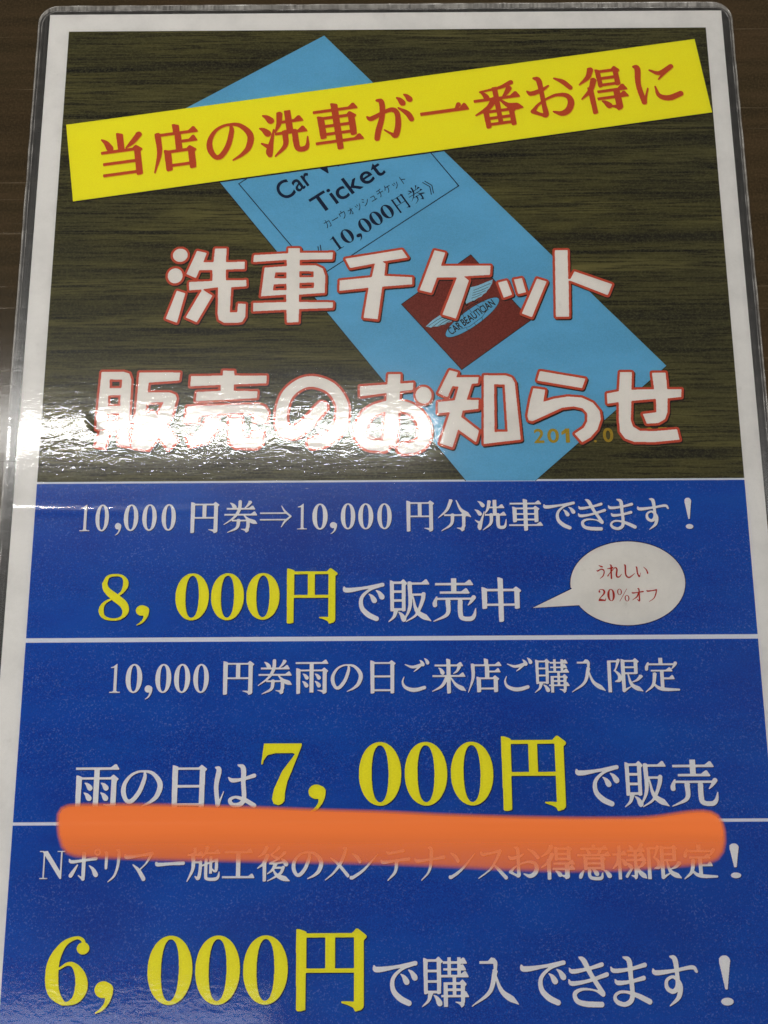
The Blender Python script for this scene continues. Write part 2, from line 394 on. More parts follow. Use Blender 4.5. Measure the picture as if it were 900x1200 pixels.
# each line of print: kind of letter, text, then one place per letter (mm): origin x y, x axis, y axis
LINES = {
    'face_value': ('brush', '10,000円券⇒10,000円分洗車できます！', (
        (-86.835, -150.285, 0.05545, 0, 0, -0.07542),
        (-82.511, -150.334, 0.05991, 0, 0, -0.0757),
        (-77.017, -155.57, 0.03104, 0, 0, -0.0349),
        (-74.609, -150.359, 0.06531, 0, 0, -0.07497),
        (-69.452, -150.342, 0.06492, 0, 0, -0.07497),
        (-64.056, -150.325, 0.06414, 0, 0, -0.07497),
        (-56.52, -149.392, 0.08952, 0, 0, -0.09211),
        (-46.868, -149.378, 0.09708, 0, 0, -0.09215),
        (-36.828, -149.379, 0.09205, 0, 0, -0.09213),
        (-26.17, -150.363, 0.05396, 0, 0, -0.07321),
        (-21.948, -150.411, 0.06874, 0, 0, -0.07375),
        (-17.062, -155.689, 0.03478, 0, 0, -0.0332),
        (-14.001, -150.386, 0.06487, 0, 0, -0.07375),
        (-9.133, -150.416, 0.06756, 0, 0, -0.07374),
        (-3.812, -150.448, 0.06486, 0, 0, -0.07325),
        (3.777, -149.333, 0.08728, 0, 0, -0.09209),
        (12.941, -149.321, 0.09555, 0, 0, -0.09211),
        (23.018, -149.313, 0.09497, 0, 0, -0.0921),
        (32.572, -149.302, 0.10017, 0, 0, -0.0921),
        (42.366, -149.299, 0.09703, 0, 0, -0.09206),
        (51.615, -149.285, 0.0903, 0, 0, -0.09208),
        (59.921, -149.277, 0.08876, 0, 0, -0.09208),
        (68.641, -149.268, 0.09094, 0, 0, -0.09209),
        (75.117, -148.922, 0.15964, 0, 0, -0.09925),
    )),
    'first_price': ('brush', '8,000円', (
        (-80.678, -169.75, 0.14256, 0, 0, -0.12875),
        (-70.096, -178.432, 0.06463, 0, 0, -0.05471),
        (-59.332, -169.769, 0.1481, 0, 0, -0.12849),
        (-49.546, -169.779, 0.14542, 0, 0, -0.12849),
        (-39.857, -169.789, 0.14692, 0, 0, -0.12755),
        (-29.77, -167.883, 0.15763, 0, 0, -0.15837),
    )),
    'first_price_words': ('brush', 'で販売中', (
        (-13.647, -171.385, 0.12456, 0, 0, -0.12158),
        (-1.017, -171.355, 0.11833, 0, 0, -0.12163),
        (10.717, -171.333, 0.1283, 0, 0, -0.12165),
        (23.775, -171.31, 0.12397, 0, 0, -0.12164),
    )),
    'rainy_day': ('brush', '10,000円券雨の日ご来店ご購入限定', (
        (-76.169, -194.114, 0.05771, 0, 0, -0.07698),
        (-71.879, -194.213, 0.07167, 0, 0, -0.07673),
        (-66.685, -199.885, 0.03685, 0, 0, -0.03702),
        (-63.873, -194.257, 0.06905, 0, 0, -0.07672),
        (-58.821, -194.286, 0.06979, 0, 0, -0.07671),
        (-53.631, -194.314, 0.06754, 0, 0, -0.07671),
        (-46.197, -193.217, 0.09402, 0, 0, -0.09317),
        (-36.367, -193.216, 0.09496, 0, 0, -0.09321),
        (-26.529, -193.22, 0.09618, 0, 0, -0.09319),
        (-16.947, -193.231, 0.09284, 0, 0, -0.09313),
        (-7.396, -193.227, 0.09559, 0, 0, -0.09316),
        (1.564, -193.225, 0.08316, 0, 0, -0.09322),
        (10.546, -193.229, 0.09445, 0, 0, -0.09317),
        (20.015, -193.231, 0.09896, 0, 0, -0.09318),
        (29.12, -193.232, 0.08618, 0, 0, -0.09321),
        (38.113, -193.237, 0.09833, 0, 0, -0.09314),
        (48.114, -193.241, 0.09325, 0, 0, -0.09313),
        (57.494, -193.242, 0.10129, 0, 0, -0.09314),
        (67.708, -193.244, 0.09718, 0, 0, -0.09313),
    )),
    'rainy_day_words': ('brush', '雨の日は', (
        (-84.476, -220.087, 0.12497, 0, 0, -0.11774),
        (-72.19, -220.093, 0.11794, 0, 0, -0.11765),
        (-60.308, -220.075, 0.12782, 0, 0, -0.11771),
        (-48.063, -220.066, 0.12296, 0, 0, -0.11773),
    )),
    'second_price': ('brush', '7,000円', (
        (-34.891, -215.188, 0.16798, 0, 0, -0.15678),
        (-22.342, -225.681, 0.07993, 0, 0, -0.07056),
        (-8.981, -214.978, 0.18089, 0, 0, -0.1616),
        (3.124, -215, 0.18158, 0, 0, -0.16159),
        (15.318, -215.022, 0.18118, 0, 0, -0.16157),
        (27.633, -212.74, 0.19523, 0, 0, -0.19952),
    )),
    'second_price_words': ('brush', 'で販売', (
        (47.942, -219.892, 0.12505, 0, 0, -0.12167),
        (60.737, -219.795, 0.11825, 0, 0, -0.12174),
        (72.573, -219.705, 0.13416, 0, 0, -0.12177),
    )),
    'regulars': ('heavy', 'Nポリマー施工後のメンテナンスお得意様限定！', (
        (-92.011, -241.881, 0.06595, 0, 0, -0.06872),
        (-84.749, -241.056, 0.0905, 0, 0, -0.08626),
        (-76.459, -241.057, 0.06674, 0, 0, -0.08623),
        (-70.137, -241.062, 0.08411, 0, 0, -0.0862),
        (-62.035, -241.069, 0.07948, 0, 0, -0.08627),
        (-53.728, -241.054, 0.08899, 0, 0, -0.08626),
        (-44.595, -241.06, 0.08648, 0, 0, -0.08626),
        (-35.524, -241.056, 0.08668, 0, 0, -0.08625),
        (-26.78, -241.066, 0.08765, 0, 0, -0.08618),
        (-18.127, -241.059, 0.07669, 0, 0, -0.08623),
        (-11.457, -241.07, 0.07832, 0, 0, -0.08613),
        (-3.508, -241.065, 0.07831, 0, 0, -0.08617),
        (5.288, -241.061, 0.08174, 0, 0, -0.0862),
        (14.21, -241.072, 0.07334, 0, 0, -0.08611),
        (21.613, -241.068, 0.07888, 0, 0, -0.08615),
        (29.403, -241.064, 0.08799, 0, 0, -0.08622),
        (38.012, -241.062, 0.09329, 0, 0, -0.08621),
        (47.478, -241.063, 0.09128, 0, 0, -0.08618),
        (56.705, -241.062, 0.08852, 0, 0, -0.08621),
        (65.281, -241.065, 0.09341, 0, 0, -0.08618),
        (74.849, -241.066, 0.0907, 0, 0, -0.08618),
        (79.015, -240.546, 0.19094, 0, 0, -0.09485),
    )),
    'third_price': ('brush', '6,000円', (
        (-88.656, -262.507, 0.17819, 0, 0, -0.16216),
        (-75.993, -273.151, 0.08295, 0, 0, -0.07506),
        (-62.717, -262.515, 0.18419, 0, 0, -0.16213),
        (-50.574, -262.534, 0.18345, 0, 0, -0.16211),
        (-38.412, -262.554, 0.18341, 0, 0, -0.1621),
        (-26.296, -260.162, 0.20396, 0, 0, -0.20314),
    )),
    'third_price_words': ('brush', 'で購入できます！', (
        (-5.734, -267.479, 0.12356, 0, 0, -0.12233),
        (6.613, -267.486, 0.12463, 0, 0, -0.12238),
        (19.234, -267.504, 0.12193, 0, 0, -0.12236),
        (31.675, -267.528, 0.1263, 0, 0, -0.12229),
        (43.26, -267.533, 0.11845, 0, 0, -0.12232),
        (53.813, -267.547, 0.11756, 0, 0, -0.12232),
        (65.203, -267.559, 0.11848, 0, 0, -0.12234),
        (71.87, -267.243, 0.24135, 0, 0, -0.13157),
    )),
    'bubble': ('heavy', 'うれしい20%オフ', (
        (56.311, -167.969, 0.0293, 0, 0, -0.04007),
        (59.431, -167.966, 0.04104, 0, 0, -0.04007),
        (63.469, -167.962, 0.04041, 0, 0, -0.04008),
        (67.159, -167.961, 0.03798, 0, 0, -0.04007),
        (56.652, -174.774, 0.03528, 0, 0, -0.03267),
        (59.178, -174.742, 0.03373, 0, 0, -0.03314),
        (61.919, -174.691, 0.0328, 0, 0, -0.03454),
        (65.842, -174.449, 0.03375, 0, 0, -0.03851),
        (69.719, -174.462, 0.03525, 0, 0, -0.03849),
    )),
    'banner': ('heavy', '当店の洗車が一番お得に', (
        (-89.881, -35.775, 0.15401, 0.02207, 0.02275, -0.15878),
        (-73.504, -33.428, 0.15401, 0.02207, 0.02275, -0.15878),
        (-57.127, -31.081, 0.15401, 0.02207, 0.02275, -0.15878),
        (-40.75, -28.734, 0.15401, 0.02207, 0.02275, -0.15878),
        (-24.373, -26.388, 0.15401, 0.02207, 0.02275, -0.15878),
        (-7.996, -24.041, 0.15401, 0.02207, 0.02275, -0.15878),
        (8.381, -21.694, 0.15401, 0.02207, 0.02275, -0.15878),
        (24.758, -19.348, 0.15401, 0.02207, 0.02275, -0.15878),
        (41.135, -17.001, 0.15401, 0.02207, 0.02275, -0.15878),
        (57.512, -14.654, 0.15401, 0.02207, 0.02275, -0.15878),
        (73.889, -12.307, 0.15401, 0.02207, 0.02275, -0.15878),
    )),
    'katakana': ('plain', 'カーウォッシュチケット', (
        (-20.201, -64.824, 0.0217, 0.0136, 0.017, -0.02713),
        (-17.957, -63.418, 0.0217, 0.0136, 0.017, -0.02713),
        (-15.712, -62.011, 0.0217, 0.0136, 0.017, -0.02713),
        (-13.467, -60.605, 0.0217, 0.0136, 0.017, -0.02713),
        (-11.223, -59.198, 0.0217, 0.0136, 0.017, -0.02713),
        (-8.978, -57.791, 0.0217, 0.0136, 0.017, -0.02713),
        (-6.733, -56.385, 0.0217, 0.0136, 0.017, -0.02713),
        (-4.489, -54.978, 0.0217, 0.0136, 0.017, -0.02713),
        (-2.244, -53.572, 0.0217, 0.0136, 0.017, -0.02713),
        (0.001, -52.165, 0.0217, 0.0136, 0.017, -0.02713),
        (2.245, -50.759, 0.0217, 0.0136, 0.017, -0.02713),
    )),
    'amount': ('mixed', '《10,000円券》', (
        (-24.645, -74.873, 0.044, 0.02886, 0.02892, -0.04409),
        (-18.084, -70.451, 0.04457, 0.02924, 0.02591, -0.0395),
        (-15.197, -68.609, 0.04892, 0.03209, 0.02568, -0.03914),
        (-9.949, -69.364, 0.02521, 0.01654, 0.01207, -0.0184),
        (-9.946, -65.164, 0.04892, 0.03209, 0.02568, -0.03914),
        (-6.605, -62.972, 0.04892, 0.03209, 0.02568, -0.03914),
        (-3.263, -60.78, 0.04892, 0.03209, 0.02568, -0.03914),
        (0.192, -57.898, 0.03809, 0.02499, 0.03072, -0.04682),
        (4.63, -55.344, 0.04328, 0.02839, 0.02933, -0.04471),
        (9.838, -52.251, 0.04033, 0.02646, 0.02892, -0.04409),
    )),
    'car': ('bold', 'Car', (
        (-35.983, -52.038, 0.06039, 0.04169, 0.04898, -0.07096),
        (-31.673, -49.063, 0.06039, 0.04169, 0.04898, -0.07096),
        (-29.149, -47.321, 0.06039, 0.04169, 0.04898, -0.07096),
    )),
    'wash': ('bold', 'W', (
        (-24.545, -44.074, 0.06842, 0.04791, 0.04939, -0.07053),
    )),
    'ticket': ('bold', 'Ticket', (
        (-25.088, -56.443, 0.07669, 0.05256, 0.04858, -0.07088),
        (-20.418, -53.243, 0.07669, 0.05256, 0.04858, -0.07088),
        (-18.931, -52.223, 0.07669, 0.05256, 0.04858, -0.07088),
        (-15.723, -50.025, 0.07669, 0.05256, 0.04858, -0.07088),
        (-11.651, -47.234, 0.07669, 0.05256, 0.04858, -0.07088),
        (-7.646, -44.49, 0.07669, 0.05256, 0.04858, -0.07088),
    )),
    'emblem': ('bold', 'CARBEAUTICIAN', (
        (16.276, -98.622, 0.01702, 0.01205, 0.01848, -0.0261),
        (17.517, -97.742, 0.01702, 0.01205, 0.01848, -0.0261),
        (18.644, -96.944, 0.01702, 0.01205, 0.01848, -0.0261),
        (20.045, -95.952, 0.01702, 0.01205, 0.01848, -0.0261),
        (20.971, -95.296, 0.01702, 0.01205, 0.01848, -0.0261),
        (21.897, -94.64, 0.01702, 0.01205, 0.01848, -0.0261),
        (23.055, -93.821, 0.01702, 0.01205, 0.01848, -0.0261),
        (24.251, -92.974, 0.01702, 0.01205, 0.01848, -0.0261),
        (25.245, -92.27, 0.01702, 0.01205, 0.01848, -0.0261),
        (25.582, -92.031, 0.01702, 0.01205, 0.01848, -0.0261),
        (26.7, -91.239, 0.01702, 0.01205, 0.01848, -0.0261),
        (27.124, -90.939, 0.01702, 0.01205, 0.01848, -0.0261),
        (28.258, -90.136, 0.01702, 0.01205, 0.01848, -0.0261),
    )),
    'date': ('bold', '2017.0.07', (
        (40.674, -128.214, 0.06219, 0.00043, 0.00039, -0.05729),
        (44.503, -128.199, 0.06903, 0.00048, 0.00039, -0.0566),
        (48.454, -129.253, 0.0651, 0.00045, 0.00039, -0.05658),
        (53.144, -128.067, 0.06505, 0.00045, 0.0004, -0.05773),
        (57.577, -129.509, 0.05086, 0.00035, 0.00028, -0.04112),
        (60.308, -128.09, 0.06091, 0.00042, 0.00039, -0.0566),
        (68.962, -124.896, 0.05086, 0.00035, 0.00038, -0.05483),
        (72.105, -128.009, 0.06091, 0.00042, 0.00039, -0.0566),
        (76.017, -127.91, 0.05286, 0.00036, 0.0004, -0.05773),
    )),
}

# flat printed shapes, mm on the page
SHAPES = {
    'banner': [(-98.43, -32.28), (95.67, -4.04), (99.18, -29.51), (-94.76, -57.84)],
    'ticket': [(-19.75, -1.96), (79.79, -110.61), (40.66, -144.23), (21.2, -144.11), (-67.68, -30.19)],
    'border': [(-45.13, -52.35), (-21, -82.66), (21.13, -53.47), (-2.5, -21.9)],
    'square': [(24.21, -75.79), (3.52, -91.25), (20.73, -111.42), (41.25, -96.42)],
    'wingr': [(20.91, -92.16), (22.23, -89.51), (23.05, -86.31), (26.09, -85.53), (28.53, -84.47), (30.46, -83.68), (30.27, -84.86), (29.8, -85.71), (29.48, -86.35), (28.86, -86.99), (28.44, -87.74), (27.62, -88.27), (27, -89.01), (25.98, -89.43), (24.96, -90.17), (23.55, -90.69)],
    'wingl': [(10.57, -98.17), (12.45, -96.34), (14.62, -94.77), (16.88, -93.72), (18.34, -95.59), (18.07, -96.8), (16.82, -97.11), (16.06, -97.68), (15.06, -97.73), (14.21, -98.25), (13.06, -98.19), (12.06, -98.55)],
    'oval': [(32.09, -89.69), (32.21, -90.11), (32.13, -90.65), (31.85, -91.31), (31.39, -92.08), (30.74, -92.93), (29.94, -93.84), (29, -94.78), (27.93, -95.75), (26.78, -96.7), (25.57, -97.63), (24.32, -98.5), (23.07, -99.29), (21.85, -99.99), (20.69, -100.58), (19.61, -101.04), (18.65, -101.36), (17.82, -101.55), (17.15, -101.58), (16.65, -101.46), (16.34, -101.19), (16.22, -100.78), (16.29, -100.25), (16.56, -99.59), (17.01, -98.84), (17.64, -98), (18.44, -97.09), (19.37, -96.15), (20.43, -95.18), (21.58, -94.23), (22.79, -93.3), (24.04, -92.42), (25.3, -91.62), (26.53, -90.91), (27.7, -90.32), (28.79, -89.85), (29.76, -89.52), (30.6, -89.33), (31.27, -89.3), (31.78, -89.42)],
    'bubble': [(80.77, -173.31), (80.61, -174.44), (80.31, -175.55), (79.86, -176.64), (79.26, -177.69), (78.53, -178.7), (77.67, -179.65), (76.7, -180.54), (75.61, -181.36), (74.42, -182.1), (73.14, -182.76), (71.78, -183.32), (70.37, -183.79), (68.9, -184.15), (67.39, -184.41), (65.86, -184.57), (64.33, -184.61), (62.8, -184.55), (61.29, -184.38), (59.81, -184.1), (58.39, -183.72), (57.03, -183.24), (55.74, -182.66), (54.54, -181.99), (53.43, -181.23), (52.44, -180.4), (51.57, -179.5), (51.37, -179.12), (38.6, -179.77), (49.59, -174.61), (49.23, -174.26), (49.21, -173.13), (49.34, -172), (49.62, -170.89), (50.05, -169.79), (50.62, -168.72), (51.33, -167.7), (52.18, -166.73), (53.15, -165.82), (54.24, -164.98), (55.43, -164.22), (56.72, -163.54), (58.09, -162.96), (59.53, -162.48), (61.02, -162.1), (62.55, -161.83), (64.11, -161.67), (65.67, -161.62), (67.23, -161.69), (68.76, -161.87), (70.26, -162.16), (71.71, -162.55), (73.09, -163.05), (74.39, -163.65), (75.59, -164.34), (76.7, -165.11), (77.69, -165.96), (78.55, -166.88), (79.28, -167.86), (79.88, -168.9), (80.33, -169.97), (80.62, -171.07), (80.77, -172.19)],
    'markup': [(-88.55, -231.55), (-87.94, -230.48), (-85.49, -230.24), (-69.75, -230.25), (-54.02, -230.55), (-36.03, -231.18), (-18.08, -231.91), (-2.38, -232.42), (13.29, -233.25), (31.18, -233.88), (49.06, -234.29), (66.95, -234.28), (72.6, -233.45), (77.12, -232.73), (83.19, -232.44), (85.6, -233.1), (86.57, -235.01), (86.6, -240.3), (86.3, -244.08), (85.09, -245.32), (81.72, -245.93), (70.6, -246.71), (57.27, -247.48), (41.79, -247.5), (30.74, -247.13), (13.05, -246.21), (-2.46, -245.5), (-17.98, -245.11), (-35.74, -244.71), (-57.95, -244.28), (-80.21, -243.44), (-85.56, -243.2), (-86.74, -242.14), (-87.43, -238.35), (-88.13, -234.53)],
}

# heading letters: filled pieces, cut-outs, dots (x y rx ry), brush paths (x y width), mm
HEADING = [
    ([[(-62.4, -86.63), (-59.89, -87.47), (-62.01, -96.62), (-65.32, -95.3)], [(-56.91, -74.06), (-54.01, -74.81), (-54.93, -77.7), (-51.89, -77.72), (-51.59, -73.37), (-48.14, -73.39), (-48.25, -77.74), (-42.62, -77.67), (-42.64, -79.95), (-48.18, -80.09), (-48.09, -83.51), (-42.05, -83.44), (-42, -85.41), (-46.45, -85.67), (-46.67, -93.48), (-44.47, -93.5), (-44.31, -90.77), (-42.07, -90.93), (-42.1, -94.92), (-43, -96.5), (-44.32, -96.74), (-48.31, -96.71), (-49.83, -95.75), (-50.23, -93.81), (-50.31, -85.64), (-54.64, -86.22), (-54.63, -86.5), (-51.9, -88.3), (-56.23, -96.52), (-59.51, -94.98), (-55.13, -86.68), (-55.14, -86.32), (-58.82, -86.58), (-58.91, -83.97), (-52.04, -83.66), (-52.15, -80.24), (-56.02, -80.22), (-56.94, -82.73), (-59.78, -81.45)]],
     [],
     [(-61.82, -75.48, 2.18, 2.1), (-63.09, -81.97, 2.18, 2.36)],
     []),
    ([[(-29.86, -73.44), (-26.41, -73.47), (-26.39, -74.92), (-16.6, -74.88), (-16.76, -77.05), (-26.47, -77.17), (-26.45, -78.9), (-21.63, -78.94), (-19.6, -79.92), (-18.85, -82.27), (-18.94, -87.63), (-26.5, -88.12), (-26.47, -90.43), (-16.52, -90.57), (-16.57, -92.34), (-26.44, -92.63), (-26.52, -96.68), (-29.94, -96.76), (-30.1, -92.81), (-39.83, -93.24), (-39.89, -90.62), (-30.21, -90.4), (-30.24, -88.09), (-37.66, -88.58), (-36.77, -79.56), (-30.21, -79.13), (-30.24, -77.14), (-40.18, -77.8), (-39.99, -75.56), (-29.84, -75.04)]],
     [[(-33.55, -81.09), (-30.28, -81.11), (-30.26, -82.98), (-33.85, -82.96)], [(-33.98, -84.85), (-30.23, -84.7), (-30.2, -86.67), (-34.22, -86.75)], [(-26.49, -80.78), (-22.22, -80.81), (-22.27, -82.68), (-26.47, -82.65)], [(-26.44, -84.44), (-22.08, -84.33), (-22.17, -86.11), (-26.42, -86.16)]],
     [],
     []),
    ([[(-12.95, -76.9), (3.84, -74.11), (5.5, -76.66), (-2.1, -77.88), (-1.02, -78.5), (-1.45, -82.38), (6.77, -82.87), (6.75, -85.13), (-2.07, -85.78), (-3.45, -95.95), (-7.58, -95.43), (-6.09, -86.11), (-14.69, -87.02), (-14.61, -83.73), (-5.14, -82.79), (-4.19, -78.48), (-11.53, -79.87)]],
     [],
     [],
     []),
    ([[(13.48, -74.36), (16.63, -75.18), (15.31, -79.33), (29.95, -79.36), (29.69, -82.31), (21.96, -82.72), (23.44, -83.99), (19.34, -95.86), (15.44, -94.6), (19.94, -83.07), (14.07, -83.03), (12.32, -87.84), (8.88, -86.93)]],
     [],
     [],
     []),
    ([[(31.97, -84.74), (34.58, -84.09), (36, -88.57), (33.52, -89.5)], [(36.69, -83.81), (39.03, -83.35), (40.13, -87.79), (37.79, -88.39)], [(43.5, -83.52), (46.28, -84.5), (41.53, -95.59), (38.64, -94.4)], [(49.11, -74.56), (52.89, -74.59), (52.66, -83.73), (53.33, -83.73), (54.6, -81.35), (65.48, -85.49), (64, -88.9), (53.65, -84.45), (52.77, -84.21), (52.39, -95.48), (48.53, -95.54)]],
     [],
     [],
     []),
    ([[(-83.14, -111.46), (-76.82, -111.5), (-75.15, -112.02), (-74.47, -113.75), (-74.5, -128.32), (-83.68, -128.6), (-83.69, -124.9)], [(-82.59, -128.94), (-79.96, -129.63), (-81.01, -134.13), (-83.63, -133.44)], [(-77.56, -128.97), (-75.14, -128.65), (-73.92, -133.67), (-77.02, -133.05)], [(-72.27, -111.77), (-60.43, -111.78), (-60.66, -114.24), (-69.43, -114.8), (-69.63, -117.71), (-63.25, -117.75), (-61.58, -118.44), (-61.11, -119.63), (-62.32, -124.36), (-63.81, -127.72), (-60.56, -132.09), (-62.88, -134.57), (-65.78, -131.06), (-68.54, -134.54), (-70.49, -134.36), (-73.49, -133.84), (-72.72, -124.97)]],
     [[(-80.71, -113.77), (-77.1, -113.8), (-77.16, -116.4), (-80.57, -116.37)], [(-80.88, -118.55), (-77.28, -118.44), (-77.21, -121.73), (-80.77, -121.71)], [(-80.85, -123.91), (-77.33, -123.86), (-77.27, -126.29), (-80.72, -126.34)], [(-69.82, -120.76), (-64.86, -120.63), (-66.55, -124.67), (-68.23, -123.38), (-69.97, -124.48)]],
     [],
     []),
    ([[(-48.12, -111.34), (-44.93, -111.36), (-44.79, -112.84), (-35.46, -112.9), (-35.54, -115.19), (-44.91, -115.47), (-44.86, -117.42), (-38.05, -117.57), (-38.17, -119.61), (-55.69, -120.41), (-55.46, -117.69), (-48.59, -117.4), (-48.65, -115.62), (-57.42, -115.98), (-57.27, -112.9), (-48.17, -112.82)], [(-58.02, -121.96), (-37.64, -121.48), (-35.83, -122.17), (-34.82, -123.86), (-35.09, -126.56), (-38.67, -126.53), (-38.89, -123.84), (-54.35, -124.35), (-54.91, -126.77), (-58.39, -126.75)], [(-52.51, -125.77), (-49.09, -125.8), (-49.48, -129.15), (-51.97, -132.48), (-56.77, -133.78), (-57.83, -131.44), (-54, -129.79)], [(-46.01, -125.48), (-42.43, -125.5), (-42.29, -131.2), (-39.37, -131.55), (-39.09, -129.55), (-36.16, -129.9), (-36.42, -133.24), (-38.01, -134.39), (-43.83, -134.19), (-45.48, -132.85)]],
     [],
     [],
     []),
    ([[(-20.12, -120.91), (-17.89, -122.96), (-20.32, -125.3), (-22.29, -123.27)]],
     [],
     [],
     [[(-19.52, -122.44, 3.05), (-23.23, -126.63, 3.12), (-27.09, -129.79, 3.22), (-30.34, -128.94, 3.22), (-31.07, -124.22, 3.22), (-29.52, -118.81, 3.22), (-25.64, -115.43, 3.22), (-21.39, -114.84, 3.22), (-16.78, -116.85, 3.22), (-13.99, -120.95, 3.32), (-13.65, -125.35, 3.39), (-15.09, -129.37, 3.32), (-18.32, -132.02, 3.22), (-21.87, -133, 3.05)]]),
    ([[(-0.49, -112.68), (3.06, -112.7), (2.84, -118), (1.57, -134.14), (-1.98, -133.45), (-0.92, -117.97)], [(-8.6, -116.29), (6.7, -115.29), (6.55, -117.41), (-8.6, -119.29)]],
     [],
     [(9.6, -119.06, 2.28, 2.47)],
     [[(-1.99, -133.95, 3.05), (-6.51, -133.26, 3.05), (-8.61, -130.08, 3.05), (-6.49, -124.72, 3.05), (-0.94, -122.22, 2.98), (4.92, -122.69, 3.05), (8.47, -125.48, 3.22), (9.87, -129.52, 3.39), (9.01, -132.86, 3.22), (6.73, -134.34, 3.05), (3.5, -134.82, 2.88)]]),
    ([[(17.2, -111.59), (19.64, -112.29), (19.06, -113.73), (25.52, -113.77), (25.3, -115.58), (23.5, -115.74), (21.91, -120.5), (25.34, -120.62), (25.17, -123.23), (20.7, -123.71), (20.23, -125.56), (25.2, -129.68), (24.27, -133.05), (19.28, -129.25), (17.55, -134.5), (14.02, -133.29), (17.11, -124.12), (13.62, -124.44), (13.68, -121.13), (18.48, -120.65), (19.71, -116.57), (17.92, -116.39), (16.38, -119.72), (13.79, -118.48)], [(27.01, -113.2), (33.24, -113.24), (35.02, -113.93), (35.85, -115.48), (37, -132.36), (26.45, -133.56)]],
     [[(29.88, -115.95), (32.92, -115.97), (33.35, -130), (29.63, -130.05)]],
     [],
     []),
    ([[(43.21, -112.03), (56.23, -114.41), (55.11, -117.24), (42.34, -114.9)], [(41.15, -117.15), (44.53, -117.65), (43.83, -121.25), (46.96, -120.32), (50.91, -119.73), (54.81, -120.03), (57.99, -121.58), (59.82, -124.12), (60.02, -126.48), (58.89, -129.49), (56.83, -131.82), (54.33, -133.24), (52.35, -130.72), (55.02, -128.97), (56.09, -127.13), (56.2, -124.77), (54.98, -123.25), (52.4, -122.66), (49.13, -123.04), (45.14, -124.87), (40.51, -126.96), (39.39, -126.69), (39.11, -125.34), (40.1, -120.61)]],
     [],
     [],
     []),
    ([[(66.25, -112.52), (69.69, -112.54), (69.22, -117.81), (75.76, -117.71), (75.42, -112.72), (79.36, -112.74), (79.51, -117.74), (83.6, -117.76), (83.34, -120.04), (79.4, -120.46), (79.12, -124.58), (78.27, -126.6), (76.25, -127.76), (73, -127.91), (72.04, -125.04), (75.97, -124.56), (76.06, -120.57), (69.02, -121.14), (68.52, -126.87), (69.06, -128.72), (70.93, -129.97), (75.13, -130.1), (81.48, -129.57), (82.01, -132.64), (74.92, -133.33), (69.11, -133.23), (66.59, -132.21), (65.25, -130.2), (65.13, -126.51), (65.41, -121.45), (62.13, -121.94), (62.13, -118.89), (65.6, -118.23)]],
     [],
     [],
     []),
]


# ------------------------------------------------------------------ node helpers
def s2l(c):
    return tuple(((v / 255) / 12.92 if v / 255 <= 0.04045 else ((v / 255 + 0.055) / 1.055) ** 2.4) for v in c) + (1.0,)

class Mat:
    def __init__(self, name):
        self.m = bpy.data.materials.new(name)
        self.m.use_nodes = True
        self.t = self.m.node_tree
        self.t.nodes.clear()
        self.out = self.t.nodes.new('ShaderNodeOutputMaterial')
        self.co = self.t.nodes.new('ShaderNodeTexCoord').outputs['Object']
    def n(self, kind, **kw):
        nd = self.t.nodes.new(kind)
        for k, v in kw.items():
            setattr(nd, k, v)
        return nd
    def l(self, a, b):
        self.t.links.new(a, b)
    def put(self, sock, v):
        if hasattr(v, 'is_linked') or isinstance(v, bpy.types.NodeSocket):
            self.l(v, sock)
        else:
            sock.default_value = v
    def scaled(self, sx, sy, sz=1.0, rot=0.0, loc=(0, 0, 0)):
        mp = self.n('ShaderNodeMapping')
        mp.inputs['Scale'].default_value = (sx, sy, sz)
        mp.inputs['Rotation'].default_value = (0, 0, rot)
        mp.inputs['Location'].default_value = loc
        self.l(self.co, mp.inputs['Vector'])
        return mp.outputs[0]
    def noise(self, vec, scale=1.0, detail=3.0, rough=0.5, dist=0.0):
        nd = self.n('ShaderNodeTexNoise')
        self.l(vec, nd.inputs['Vector'])
        nd.inputs['Scale'].default_value = scale
        nd.inputs['Detail'].default_value = detail
        nd.inputs['Roughness'].default_value = rough
        nd.inputs['Distortion'].default_value = dist
        return nd.outputs['Fac']
    def ramp(self, fac, stops):
        nd = self.n('ShaderNodeValToRGB')
        el = nd.color_ramp.elements
        while len(el) < len(stops):
            el.new(0.5)
        for e, (p, c) in zip(el, stops):
            e.position = p
            e.color = c if len(c) == 4 else (*c, 1)
        self.l(fac, nd.inputs[0])
        return nd.outputs[0]
    def grey(self, fac, a, b, va=0.0, vb=1.0):
        nd = self.n('ShaderNodeMapRange')
        self.l(fac, nd.inputs[0])
        for i, v in enumerate((a, b, va, vb)):
            nd.inputs[i + 1].default_value = v
        return nd.outputs[0]
    def mix(self, fac, a, b, mode='MIX'):
        nd = self.n('ShaderNodeMix', data_type='RGBA', blend_type=mode)
        self.put(nd.inputs[0], fac)
        self.put(nd.inputs[6], a)
        self.put(nd.inputs[7], b)
        return nd.outputs[2]
    def math(self, op, a, b):
        nd = self.n('ShaderNodeMath', operation=op)
        self.put(nd.inputs[0], a)
        self.put(nd.inputs[1], b)
        return nd.outputs[0]
    def bump(self, h, strength, dist):
        nd = self.n('ShaderNodeBump')
        nd.inputs['Strength'].default_value = strength
        nd.inputs['Distance'].default_value = dist
        self.l(h, nd.inputs['Height'])
        return nd.outputs[0]
    def principled(self, color, rough=0.6, spec=0.1, normal=None):
        p = self.n('ShaderNodeBsdfPrincipled')
        self.put(p.inputs['Base Color'], color)
        self.put(p.inputs['Roughness'], rough)
        p.inputs['Specular IOR Level'].default_value = spec
        if normal is not None:
            self.l(normal, p.inputs['Normal'])
        self.l(p.outputs[0], self.out.inputs['Surface'])
        return p

